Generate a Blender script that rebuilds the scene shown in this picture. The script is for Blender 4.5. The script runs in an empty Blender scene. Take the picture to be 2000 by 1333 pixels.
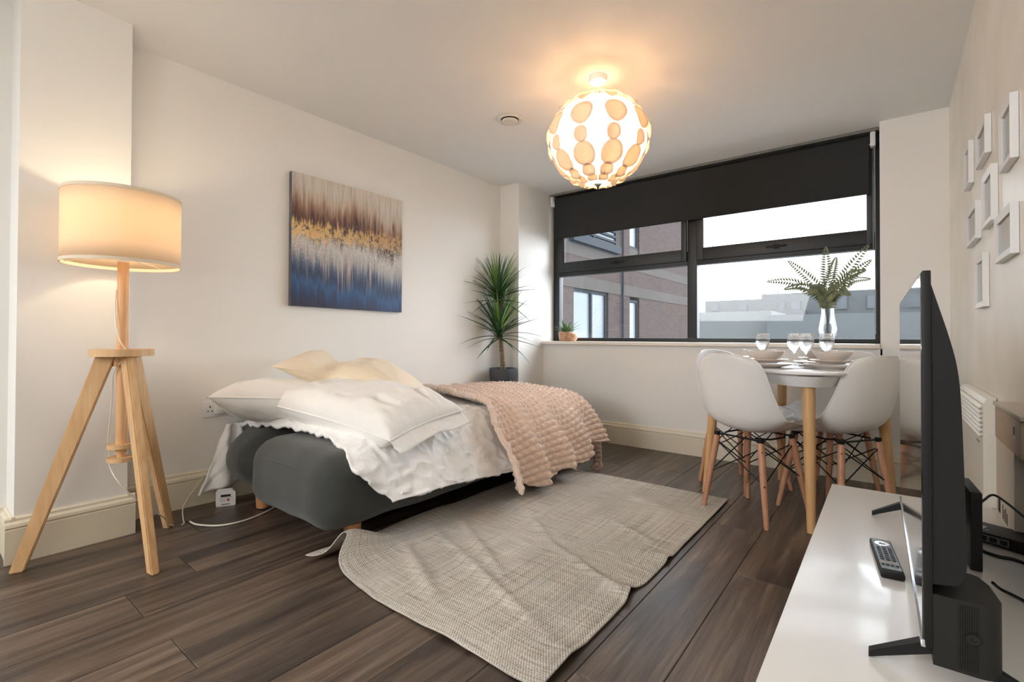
import bpy, bmesh, math, random
from mathutils import Vector, Matrix, noise, Euler
R = random.Random(7)
SC = bpy.context.scene
COL = SC.collection
PI = math.pi

# ---------------------------------------------------------------- camera
cam = bpy.data.cameras.new('camera'); cam_o = bpy.data.objects.new('camera', cam); COL.objects.link(cam_o)
YAW, PITCH, ROLL, FPX = 0.664839656, 0.0105364293, 0.00332304593, 937.24
F = Vector((-math.sin(YAW)*math.cos(PITCH), math.cos(YAW)*math.cos(PITCH), math.sin(PITCH)))
Rt = Vector((math.cos(YAW), math.sin(YAW), 0)); U = Rt.cross(F)
A_ = Rt*math.cos(ROLL)+U*math.sin(ROLL); B_ = -Rt*math.sin(ROLL)+U*math.cos(ROLL)
cam_o.matrix_world = Matrix(((A_.x, B_.x, -F.x, 0), (A_.y, B_.y, -F.y, 0), (A_.z, B_.z, -F.z, .95), (0, 0, 0, 1)))
cam.sensor_width = 36; cam.lens = FPX/2000*36; cam.shift_y = -(666.5-648.92)/2000; cam.clip_start = .02; cam.clip_end = 400
SC.camera = cam_o

# ---------------------------------------------------------------- light
w = bpy.data.worlds.new('sky'); SC.world = w; w.use_nodes = True
bg = w.node_tree.nodes['Background']; bg.inputs[0].default_value = (.86, .93, 1.0, 1); bg.inputs[1].default_value = 2.3
SC.view_settings.view_transform = 'Standard'; SC.view_settings.look = 'None'
SC.view_settings.exposure = 0.86; SC.view_settings.gamma = 1; SC.view_settings.use_curve_mapping = False
SC.cycles.max_bounces = 10; SC.cycles.diffuse_bounces = 5; SC.cycles.transparent_max_bounces = 16
SC.cycles.sample_clamp_indirect = 6; SC.cycles.caustics_reflective = False; SC.cycles.caustics_refractive = False
sun = bpy.data.lights.new('hazy_daylight', 'SUN'); sun.energy = 5.2; sun.angle = math.radians(80); sun.color = (.84, .92, 1.0)
sun_o = bpy.data.objects.new('hazy_daylight', sun); COL.objects.link(sun_o)
sun_o.rotation_euler = Vector((-.56, -.76, -.27)).to_track_quat('-Z', 'Y').to_euler(); sun_o.location = (6, 12, 6)
rl = bpy.data.lights.new('rear_fill_light', 'AREA'); rl.energy = 56; rl.spread = math.radians(120); rl.size = 2.2; rl.color = (.97, .98, 1)  # added fill behind the camera, brightens chairs and window wall
rl_o = bpy.data.objects.new('rear_fill_light', rl); COL.objects.link(rl_o); rl_o.location = (-2.1, -2.5, 2.25); rl_o.rotation_euler = (math.radians(58), 0, math.radians(-30))
ul = bpy.data.lights.new('rear_bounce_fill', 'AREA'); ul.energy = 20; ul.size = 1.0; ul.color = (1, .98, .95)  # added fill aimed up, bounces off the ceiling out of view
ul_o = bpy.data.objects.new('rear_bounce_fill', ul); COL.objects.link(ul_o); ul_o.location = (-.1, -1.7, .9); ul_o.rotation_euler = (PI, 0, 0)

# ---------------------------------------------------------------- materials
def newmat(name):
    m = bpy.data.materials.new(name); m.use_nodes = True
    return m, m.node_tree, m.node_tree.nodes['Principled BSDF']
def lin(c):
    return tuple(((x/255)/12.92 if x/255 <= .04045 else ((x/255+.055)/1.055)**2.4) for x in c)+(1,)
def M(name, rgb, rough=.6, metal=0, var=0., vscale=8, bump=0., bscale=60, stretch=(1, 1, 1), rgb2=None, sheen=0, coat=0, coord='Object', spec=.5, detail=4):
    m, nt, p = newmat(name); c = lin(rgb)
    p.inputs['Base Color'].default_value = c; p.inputs['Roughness'].default_value = rough; p.inputs['Metallic'].default_value = metal
    p.inputs['Specular IOR Level'].default_value = spec
    if sheen: p.inputs['Sheen Weight'].default_value = sheen; p.inputs['Sheen Roughness'].default_value = .5
    if coat: p.inputs['Coat Weight'].default_value = coat; p.inputs['Coat Roughness'].default_value = .08
    if var or bump:
        tc = nt.nodes.new('ShaderNodeTexCoord'); mp = nt.nodes.new('ShaderNodeMapping'); mp.inputs['Scale'].default_value = stretch
        nt.links.new(tc.outputs[coord], mp.inputs[0])
        if var:
            n = nt.nodes.new('ShaderNodeTexNoise'); n.inputs['Scale'].default_value = vscale; n.inputs['Detail'].default_value = detail
            nt.links.new(mp.outputs[0], n.inputs['Vector'])
            mr = nt.nodes.new('ShaderNodeMapRange'); mr.inputs[1].default_value = .3; mr.inputs[2].default_value = .7
            nt.links.new(n.outputs['Fac'], mr.inputs[0])
            mx = nt.nodes.new('ShaderNodeMix'); mx.data_type = 'RGBA'
            c2 = lin(rgb2) if rgb2 else tuple(v*(1-var) for v in c[:3])+(1,)
            mx.inputs[6].default_value = c; mx.inputs[7].default_value = c2
            nt.links.new(mr.outputs[0], mx.inputs[0]); nt.links.new(mx.outputs[2], p.inputs['Base Color'])
        if bump:
            n = nt.nodes.new('ShaderNodeTexNoise'); n.inputs['Scale'].default_value = bscale; n.inputs['Detail'].default_value = 3
            nt.links.new(mp.outputs[0], n.inputs['Vector'])
            b = nt.nodes.new('ShaderNodeBump'); b.inputs['Strength'].default_value = bump; b.inputs['Distance'].default_value = .01
            nt.links.new(n.outputs['Fac'], b.inputs['Height']); nt.links.new(b.outputs[0], p.inputs['Normal'])
    return m

m_wall = M('wall_paint', (240, 238, 234), .85, var=.02, vscale=1.5, bump=.03, bscale=120)
m_ceil = M('ceiling_paint', (234, 233, 231), .9, var=.02, vscale=1.2)
m_skirt = M('skirting_gloss', (226, 217, 196), .45, var=.02, vscale=3)
m_sill = M('sill_gloss', (240, 232, 222), .35, var=.02, vscale=3)
m_paper = M('textured_wallpaper', (242, 238, 228), .36, var=.07, vscale=3.2, bump=.06, bscale=14, rgb2=(226, 220, 208), spec=1.0)
m_black = M('black_frame', (22, 24, 27), .45, var=.1, vscale=5)
m_blind = M('blind_fabric', (40, 41, 42), .85, var=.05, vscale=40, bump=.1, bscale=400)
m_whitepl = M('white_plastic', (236, 236, 236), .4, var=.01, vscale=4)
m_shell = M('chair_plastic', (232, 230, 228), .38, var=.01, vscale=4)
m_tabletop = M('white_lacquer', (240, 240, 240), .3, var=.01, vscale=4)
m_cab = M('cabinet_white', (234, 232, 228), .28, var=.015, vscale=5, coat=.2)
m_oak = M('oak_wood', (222, 184, 138), .5, var=.2, vscale=9, stretch=(6, 6, .7), rgb2=(203, 160, 112), bump=.05, bscale=30)
m_oakpole = M('pole_wood', (226, 180, 132), .5, var=.15, vscale=9, stretch=(6, 6, .7), rgb2=(208, 158, 108))
m_beech = M('chair_leg_beech', (194, 146, 116), .45, var=.2, vscale=10, stretch=(6, 6, .8), rgb2=(176, 124, 94))
m_tleg = M('table_leg_wood', (212, 170, 120), .45, var=.2, vscale=10, stretch=(5, 5, .6), rgb2=(198, 152, 100))
m_sleg = M('sofa_leg_wood', (202, 146, 100), .5, var=.2, vscale=10, rgb2=(180, 122, 80))
m_wire = M('black_steel_rod', (20, 20, 20), .4, metal=.3, var=.1, vscale=8)
m_brass = M('brass_screw', (196, 160, 96), .3, metal=1, var=.1, vscale=20)
m_chrome = M('polished_metal', (215, 218, 222), .18, metal=1, var=.03, vscale=10)
m_alu = M('aluminium_rail', (176, 176, 172), .35, metal=.9, var=.05, vscale=10)
m_duvet = M('white_cotton', (246, 245, 244), .9, var=.03, vscale=20, bump=.25, bscale=38, stretch=(1, 2.2, 1), sheen=.2)
m_pillow = M('white_pillowcase', (244, 241, 237), .85, var=.03, vscale=20, bump=.2, bscale=30, stretch=(1, 2.5, 1), sheen=.2)
m_cream = M('cream_pillowcase', (240, 224, 198), .85, var=.04, vscale=14, bump=.2, bscale=30, sheen=.2)
m_throw = M('pink_fleece', (240, 216, 199), .95, var=.12, vscale=120, rgb2=(228, 198, 177), bump=.5, bscale=260, sheen=.6)
m_tie = M('brown_fleece', (140, 112, 96), .95, var=.2, vscale=120, bump=.5, bscale=260, sheen=.5)
m_sofa = M('charcoal_weave', (62, 65, 62), .8, var=.2, vscale=240, rgb2=(50, 53, 51), bump=.35, bscale=520, sheen=.25)
m_pot = M('slate_pot', (62, 66, 72), .55, var=.05, vscale=12)
m_soil = M('soil', (60, 46, 36), .95, var=.4, vscale=40, bump=.6, bscale=80)
m_leafD = M('dracaena_leaf', (62, 98, 52), .45, var=.4, vscale=3, rgb2=(30, 56, 36))
m_leafL = M('dracaena_leaf_young', (122, 158, 72), .45, var=.3, vscale=3, rgb2=(76, 118, 52))
m_trunk = M('dracaena_cane', (158, 142, 120), .8, var=.4, vscale=30, rgb2=(112, 96, 78), stretch=(1, 1, 3), bump=.4, bscale=50)
m_succ = M('succulent_leaf', (128, 158, 92), .4, var=.4, vscale=14, rgb2=(58, 104, 72))
m_terra = M('terracotta_bowl', (178, 122, 88), .6, var=.6, vscale=34, rgb2=(214, 178, 146), bump=.2, bscale=60)
m_stool = M('stool_wood', (190, 150, 110), .6, var=.2, vscale=9)
m_china = M('stoneware', (228, 218, 210), .3, var=.02, vscale=10, coat=.3)
m_steel = M('cutlery_steel', (200, 200, 198), .2, metal=1, var=.04, vscale=20)
m_blackpl = M('black_plastic', (17, 17, 17), .5, spec=.3, var=.1, vscale=14)
m_blackpl2 = M('satin_dark_plastic', (28, 27, 25), .55, spec=.3, var=.08, vscale=14)
m_greybtn = M('grey_button', (120, 124, 126), .4, var=.05, vscale=30)
m_darkbtn = M('dark_button', (36, 38, 40), .4, var=.05, vscale=30)
m_remote = M('remote_face', (92, 96, 98), .35, var=.05, vscale=20)
m_label = M('paper_label', (196, 194, 188), .6, var=.05, vscale=50)
m_print = M('black_print', (30, 28, 26), .7, var=.05, vscale=50)
m_red = M('red_print', (190, 60, 50), .6, var=.05, vscale=50)
m_card = M('white_carton', (214, 208, 196), .8, var=.04, vscale=10)
m_beige = M('beige_box', (198, 178, 156), .6, var=.05, vscale=8)
m_photo = M('print_paper', (196, 190, 178), .25, var=.4, vscale=14, rgb2=(150, 146, 136), coat=.6)
m_heater = M('heater_enamel', (226, 222, 212), .35, var=.02, vscale=5)
m_tubecap = M('grey_cap', (150, 152, 150), .5, var=.05, vscale=8)
m_vent = M('vent_white', (222, 218, 208), .5, var=.02, vscale=8)
m_cord = M('white_cable', (226, 220, 208), .5, var=.03, vscale=20)
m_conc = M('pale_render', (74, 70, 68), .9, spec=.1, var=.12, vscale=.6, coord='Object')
m_winf = M('grey_window_frame', (50, 55, 60), .8, spec=.1, var=.05, vscale=2)
m_farA = M('far_haze_grey', (100, 103, 102), .95, var=.08, vscale=.2)  # distance haze is put into the even greys of the far blocks
m_farB = M('far_haze_pale', (90, 93, 93), .95, var=.06, vscale=.2)  # paler tone stands in for haze on the far blocks
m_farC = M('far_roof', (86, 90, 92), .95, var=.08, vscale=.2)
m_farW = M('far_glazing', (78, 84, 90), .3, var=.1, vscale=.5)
m_ground = M('bounce_ground', (172, 172, 170), .9, var=.2, vscale=.2)  # mostly hidden ground, made pale to bounce skylight onto the ceiling
m_twig = M('fern_stalk', (62, 62, 52), .7, var=.2, vscale=30)
m_fern = M('fern_leaflet', (150, 156, 116), .6, var=.4, vscale=20, rgb2=(104, 112, 86))

def brick():
    m, nt, p = newmat('pink_grey_brick'); p.inputs['Roughness'].default_value = .95; p.inputs['Specular IOR Level'].default_value = .1
    tc = nt.nodes.new('ShaderNodeTexCoord'); sx = nt.nodes.new('ShaderNodeSeparateXYZ'); cx = nt.nodes.new('ShaderNodeCombineXYZ')
    nt.links.new(tc.outputs['Object'], sx.inputs[0]); nt.links.new(sx.outputs['Y'], cx.inputs['X']); nt.links.new(sx.outputs['Z'], cx.inputs['Y'])
    b = nt.nodes.new('ShaderNodeTexBrick'); nt.links.new(cx.outputs[0], b.inputs['Vector'])
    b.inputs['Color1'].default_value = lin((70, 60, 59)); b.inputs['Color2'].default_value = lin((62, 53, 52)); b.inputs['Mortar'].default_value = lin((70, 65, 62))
    b.inputs['Scale'].default_value = 1; b.inputs['Brick Width'].default_value = .23; b.inputs['Row Height'].default_value = .078
    b.inputs['Mortar Size'].default_value = .009
    nt.links.new(b.outputs['Color'], p.inputs['Base Color'])
    return m
m_brick = brick()

def floormat():
    m, nt, p = newmat('laminate_wood'); L = nt.links.new; N = nt.nodes.new
    p.inputs['Coat Weight'].default_value = .12; p.inputs['Coat Roughness'].default_value = .22
    tc = N('ShaderNodeTexCoord'); oi = N('ShaderNodeObjectInfo'); geo = N('ShaderNodeNewGeometry')
    mul = N('ShaderNodeMath'); mul.operation = 'MULTIPLY'; mul.inputs[1].default_value = 37; L(oi.outputs['Random'], mul.inputs[0])
    cmb = N('ShaderNodeCombineXYZ'); L(mul.outputs[0], cmb.inputs[0]); L(mul.outputs[0], cmb.inputs[1])
    add = N('ShaderNodeVectorMath'); add.operation = 'ADD'; L(geo.outputs['Position'], add.inputs[0]); L(cmb.outputs[0], add.inputs[1])
    def nz(scale, det, rough, dist=0):
        mp = N('ShaderNodeMapping'); mp.inputs['Scale'].default_value = scale; L(add.outputs[0], mp.inputs[0])
        n = N('ShaderNodeTexNoise'); n.inputs['Scale'].default_value = 1; n.inputs['Detail'].default_value = det; n.inputs['Roughness'].default_value = rough
        n.inputs['Distortion'].default_value = dist; L(mp.outputs[0], n.inputs['Vector']); return n
    a = nz((24, 1.3, 1), 8, .68, .45); b = nz((5, .9, 1), 3, .5, .8); c = nz((130, 5, 1), 3, .6)
    r = N('ShaderNodeValToRGB'); L(a.outputs['Fac'], r.inputs[0])
    e = r.color_ramp.elements; e[0].position = .3; e[0].color = lin((52, 43, 38)); e[1].position = .72; e[1].color = lin((130, 115, 101))
    x = e.new(.44); x.color = lin((80, 66, 57)); x = e.new(.56); x.color = lin((101, 86, 74))
    r2 = N('ShaderNodeValToRGB'); L(b.outputs['Fac'], r2.inputs[0]); e = r2.color_ramp.elements
    e[0].position = .32; e[0].color = (.42, .42, .44, 1); e[1].position = .56; e[1].color = (1.1, 1.08, 1.05, 1)
    mx = N('ShaderNodeMix'); mx.data_type = 'RGBA'; mx.blend_type = 'MULTIPLY'; mx.inputs[0].default_value = .95
    L(r.outputs[0], mx.inputs[6]); L(r2.outputs[0], mx.inputs[7])
    mr = N('ShaderNodeMapRange'); mr.inputs[1].default_value = .35; mr.inputs[2].default_value = .65; mr.inputs[3].default_value = .84; mr.inputs[4].default_value = 1.08; L(c.outputs['Fac'], mr.inputs[0])
    mr2 = N('ShaderNodeMapRange'); mr2.inputs[3].default_value = .82; mr2.inputs[4].default_value = 1.14; L(oi.outputs['Random'], mr2.inputs[0])
    m2 = N('ShaderNodeMath'); m2.operation = 'MULTIPLY'; L(mr.outputs[0], m2.inputs[0]); L(mr2.outputs[0], m2.inputs[1])
    vm = N('ShaderNodeVectorMath'); vm.operation = 'SCALE'; L(mx.outputs[2], vm.inputs[0]); L(m2.outputs[0], vm.inputs['Scale'])
    L(vm.outputs[0], p.inputs['Base Color'])
    rr = N('ShaderNodeMapRange'); rr.inputs[3].default_value = .34; rr.inputs[4].default_value = .5; L(a.outputs['Fac'], rr.inputs[0]); L(rr.outputs[0], p.inputs['Roughness'])
    bp = N('ShaderNodeBump'); bp.inputs['Strength'].default_value = .12; bp.inputs['Distance'].default_value = .004; L(a.outputs['Fac'], bp.inputs['Height']); L(bp.outputs[0], p.inputs['Normal'])
    return m
m_floor = floormat()
m_gap = M('plank_gap', (28, 24, 22), .9, var=.1, vscale=5)

def rugmat():
    m, nt, p = newmat('woven_jute'); L = nt.links.new; N = nt.nodes.new; p.inputs['Roughness'].default_value = .95
    tc = N('ShaderNodeTexCoord'); sp = N('ShaderNodeSeparateXYZ'); L(tc.outputs['UV'], sp.inputs[0])
    def wave(ax, freq, amp):
        mp = N('ShaderNodeMath'); mp.operation = 'MULTIPLY'; mp.inputs[1].default_value = freq*2*PI; L(sp.outputs[ax], mp.inputs[0])
        s = N('ShaderNodeMath'); s.operation = 'SINE'; L(mp.outputs[0], s.inputs[0]); return s
    wx = wave('X', 130, 1); wy = wave('Y', 130, 1)
    mu = N('ShaderNodeMath'); mu.operation = 'MULTIPLY'; L(wx.outputs[0], mu.inputs[0]); L(wy.outputs[0], mu.inputs[1])
    def st(scale):
        mp = N('ShaderNodeMapping'); mp.inputs['Scale'].default_value = scale; L(tc.outputs['UV'], mp.inputs[0])
        n = N('ShaderNodeTexNoise'); n.inputs['Scale'].default_value = 1; n.inputs['Detail'].default_value = 3; L(mp.outputs[0], n.inputs['Vector']); return n
    n1 = st((300, 2.5, 1)); n2 = st((7, 300, 1)); n3 = st((2.2, 2.2, 1)); n4 = st((420, 420, 1))
    ad = N('ShaderNodeMath'); ad.operation = 'ADD'; L(n1.outputs['Fac'], ad.inputs[0]); L(n2.outputs['Fac'], ad.inputs[1])
    ad2 = N('ShaderNodeMath'); ad2.operation = 'ADD'; L(ad.outputs[0], ad2.inputs[0]); L(n4.outputs['Fac'], ad2.inputs[1])
    mr = N('ShaderNodeMapRange'); mr.inputs[1].default_value = 1.1; mr.inputs[2].default_value = 1.9; L(ad2.outputs[0], mr.inputs[0])
    r = N('ShaderNodeValToRGB'); L(mr.outputs[0], r.inputs[0]); e = r.color_ramp.elements
    e[0].position = .05; e[0].color = lin((140, 128, 114)); e[1].position = .9; e[1].color = lin((230, 224, 215)); x = e.new(.45); x.color = lin((200, 192, 181))
    mr3 = N('ShaderNodeMapRange'); mr3.inputs[1].default_value = .35; mr3.inputs[2].default_value = .65; mr3.inputs[3].default_value = .86; mr3.inputs[4].default_value = 1.08; L(n3.outputs['Fac'], mr3.inputs[0])
    vm = N('ShaderNodeVectorMath'); vm.operation = 'SCALE'; L(r.outputs[0], vm.inputs[0]); L(mr3.outputs[0], vm.inputs['Scale'])
    L(vm.outputs[0], p.inputs['Base Color'])
    ad3 = N('ShaderNodeMath'); ad3.operation = 'ADD'; L(mu.outputs[0], ad3.inputs[0]); L(ad2.outputs[0], ad3.inputs[1])
    bp = N('ShaderNodeBump'); bp.inputs['Strength'].default_value = .7; bp.inputs['Distance'].default_value = .003; L(ad3.outputs[0], bp.inputs['Height']); L(bp.outputs[0], p.inputs['Normal'])
    return m
m_rug = rugmat()

def paintingmat():
    m, nt, p = newmat('abstract_canvas_print'); L = nt.links.new; N = nt.nodes.new; p.inputs['Roughness'].default_value = .55
    tc = N('ShaderNodeTexCoord'); uv = N('ShaderNodeSeparateXYZ'); L(tc.outputs['UV'], uv.inputs[0])
    def nz(scale, det=5, rough=.6, off=0, dist=0):
        mp = N('ShaderNodeMapping'); mp.inputs['Scale'].default_value = scale; mp.inputs['Location'].default_value = (off, off*.7, 0); L(tc.outputs['UV'], mp.inputs[0])
        n = N('ShaderNodeTexNoise'); n.inputs['Scale'].default_value = 1; n.inputs['Detail'].default_value = det; n.inputs['Roughness'].default_value = rough; n.inputs['Distortion'].default_value = dist
        L(mp.outputs[0], n.inputs['Vector']); return n.outputs['Fac']
    def mth(op, a, b=None, c=None):
        n = N('ShaderNodeMath'); n.operation = op
        for i, v in enumerate((a, b, c)):
            if v is None: continue
            if isinstance(v, (int, float)): n.inputs[i].default_value = v
            else: L(v, n.inputs[i])
        return n.outputs[0]
    def mix(f, a, b):
        n = N('ShaderNodeMix'); n.data_type = 'RGBA'; L(f, n.inputs[0])
        for i, v in ((6, a), (7, b)):
            if isinstance(v, tuple): n.inputs[i].default_value = v
            else: L(v, n.inputs[i])
        return n.outputs[2]
    def rng(v, lo, hi):
        n = N('ShaderNodeMapRange'); n.inputs[1].default_value = lo; n.inputs[2].default_value = hi; L(v, n.inputs[0]); return n.outputs[0]
    streak = nz((30, 1.6, 1), 6, .7); streak2 = nz((60, 3, 1), 5, .7, 4); big = nz((3.2, .5, 1), 3, .5, 9); blot = nz((26, 20, 1), 6, .75, 2)
    slope = mth('MULTIPLY', uv.outputs['X'], .05)
    y = mth('ADD', uv.outputs['Y'], mth('ADD', slope, mth('ADD', mth('MULTIPLY', mth('SUBTRACT', streak, .5), .44), mth('MULTIPLY', mth('SUBTRACT', big, .5), .22))))
    r = N('ShaderNodeValToRGB'); L(y, r.inputs[0]); cr = r.color_ramp; e = cr.elements
    e[0].position = 0; e[0].color = lin((40, 42, 62)); e[1].position = 1; e[1].color = lin((214, 204, 190))
    for pos, c in ((.10, (44, 64, 104)), (.17, (52, 92, 138)), (.25, (46, 62, 90)), (.32, (82, 98, 124)), (.40, (168, 166, 166)), (.50, (198, 196, 190)), (.565, (140, 130, 124)), (.62, (78, 64, 62)), (.70, (112, 76, 64)), (.78, (160, 130, 112)), (.86, (196, 180, 162)), (.93, (206, 198, 188))):
        x = e.new(pos); x.color = lin(c)
    col = mix(mth('MULTIPLY', rng(streak2, .5, .72), .5), r.outputs[0], lin((70, 74, 92)))
    # pale drips under the middle
    dr = mth('MULTIPLY', rng(nz((44, .8, 1), 4, .7, 12), .56, .62), mth('MULTIPLY', rng(y, .16, .34), mth('SUBTRACT', 1, rng(y, .5, .6))))
    col = mix(mth('MULTIPLY', dr, .75), col, lin((206, 186, 176)))
    # gold leaf band with torn edge
    yb = mth('ADD', uv.outputs['Y'], mth('ADD', mth('MULTIPLY', uv.outputs['X'], -.02), mth('MULTIPLY', mth('SUBTRACT', streak2, .5), .30)))
    band = mth('MULTIPLY', rng(yb, .50, .53), mth('SUBTRACT', 1, rng(yb, .62, .66)))
    dk = mth('MULTIPLY', mth('MULTIPLY', rng(yb, .55, .62), mth('SUBTRACT', 1, rng(yb, .72, .82))), rng(nz((34, 2.2, 1), 5, .7, 21), .52, .62)); col = mix(mth('MULTIPLY', dk, .85), col, lin((52, 44, 50)))
    gold = mth('MULTIPLY', band, rng(blot, .42, .5))
    col = mix(mth('MULTIPLY', gold, mth('SUBTRACT', 1.0, mth('MULTIPLY', uv.outputs['X'], .45))), col, lin((226, 186, 122)))
    speck = mth('MULTIPLY', mth('MULTIPLY', rng(yb, .30, .44), mth('SUBTRACT', 1, rng(yb, .52, .62))), rng(nz((60, 48, 1), 5, .8, 7), .54, .6))
    col = mix(mth('MULTIPLY', speck, .8), col, lin((226, 222, 214)))
    L(col, p.inputs['Base Color'])
    return m
m_paint = paintingmat()

def transl(name, rgb, tl, tr, rough=.8):
    m = bpy.data.materials.new(name); m.use_nodes = True; nt = m.node_tree; nt.nodes.clear(); L = nt.links.new; N = nt.nodes.new
    o = N('ShaderNodeOutputMaterial'); d = N('ShaderNodeBsdfDiffuse'); t = N('ShaderNodeBsdfTranslucent'); x = N('ShaderNodeBsdfTransparent')
    tc = N('ShaderNodeTexCoord'); n = N('ShaderNodeTexNoise'); n.inputs['Scale'].default_value = 300; L(tc.outputs['Object'], n.inputs['Vector'])
    mx = N('ShaderNodeMix'); mx.data_type = 'RGBA'; mx.inputs[6].default_value = lin(rgb); mx.inputs[7].default_value = tuple(v*.93 for v in lin(rgb)[:3])+(1,); L(n.outputs['Fac'], mx.inputs[0])
    for q in (d, t): L(mx.outputs[2], q.inputs[0])
    x.inputs[0].default_value = lin(rgb)
    a = N('ShaderNodeMixShader'); a.inputs[0].default_value = tl; L(d.outputs[0], a.inputs[1]); L(t.outputs[0], a.inputs[2])
    b = N('ShaderNodeMixShader'); b.inputs[0].default_value = tr; L(a.outputs[0], b.inputs[1]); L(x.outputs[0], b.inputs[2]); L(b.outputs[0], o.inputs[0])
    return m
m_shade = transl('lamp_shade_fabric', (240, 224, 202), .5, .0)
m_shadeband = transl('lamp_shade_hem', (240, 226, 204), .15, .0)
m_film = transl('pendant_film', (240, 218, 188), .22, .12)
m_disc = transl('pendant_petal', (252, 240, 224), .30, .0)

def emis(name, rgb, s):
    m = bpy.data.materials.new(name); m.use_nodes = True; nt = m.node_tree; nt.nodes.clear()
    o = nt.nodes.new('ShaderNodeOutputMaterial'); e = nt.nodes.new('ShaderNodeEmission'); e.inputs[0].default_value = lin(rgb); e.inputs[1].default_value = s
    nt.links.new(e.outputs[0], o.inputs[0]); return m
m_bulb = emis('lit_bulb', (255, 236, 205), 5)

def glass(name, tint=(255, 255, 255), base=.04, edge=5.):
    m = bpy.data.materials.new(name); m.use_nodes = True; nt = m.node_tree; nt.nodes.clear(); L = nt.links.new; N = nt.nodes.new
    o = N('ShaderNodeOutputMaterial'); t = N('ShaderNodeBsdfTransparent'); t.inputs[0].default_value = lin(tint); g = N('ShaderNodeBsdfGlossy'); g.inputs['Roughness'].default_value = .02
    lw_ = N('ShaderNodeLayerWeight'); pw = N('ShaderNodeMath'); pw.operation = 'POWER'; pw.inputs[1].default_value = 5; L(lw_.outputs['Facing'], pw.inputs[0])
    f = N('ShaderNodeMath'); f.operation = 'MULTIPLY_ADD'; f.inputs[1].default_value = .8; f.inputs[2].default_value = .02; L(pw.outputs[0], f.inputs[0]); x = N('ShaderNodeMixShader'); L(f.outputs[0], x.inputs[0]); L(t.outputs[0], x.inputs[1]); L(g.outputs[0], x.inputs[2]); L(x.outputs[0], o.inputs[0])
    return m
m_pane = glass('window_glass')
def drinkglass(k):
    m, nt, p = newmat('drinking_glass'); p.inputs['Transmission Weight'].default_value = 1; p.inputs['Roughness'].default_value = 0.0; p.inputs['IOR'].default_value = 1.3
    p.inputs['Base Color'].default_value = (1, 1, 1, 1)
    t = nt.nodes.new('ShaderNodeBsdfTransparent'); x = nt.nodes.new('ShaderNodeMixShader'); x.inputs[0].default_value = k
    o = nt.nodes['Material Output']; nt.links.new(t.outputs[0], x.inputs[1]); nt.links.new(p.outputs[0], x.inputs[2]); nt.links.new(x.outputs[0], o.inputs[0])
    return m
m_glass = drinkglass(.38); m_vase = drinkglass(.09)
m_screen = M('tv_screen', (6, 7, 8), .04, var=.02, vscale=3, spec=1.0, coat=1)
m_bpane = M('facade_glazing', (104, 112, 118), .3, var=.35, vscale=.6, spec=.2)

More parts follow.
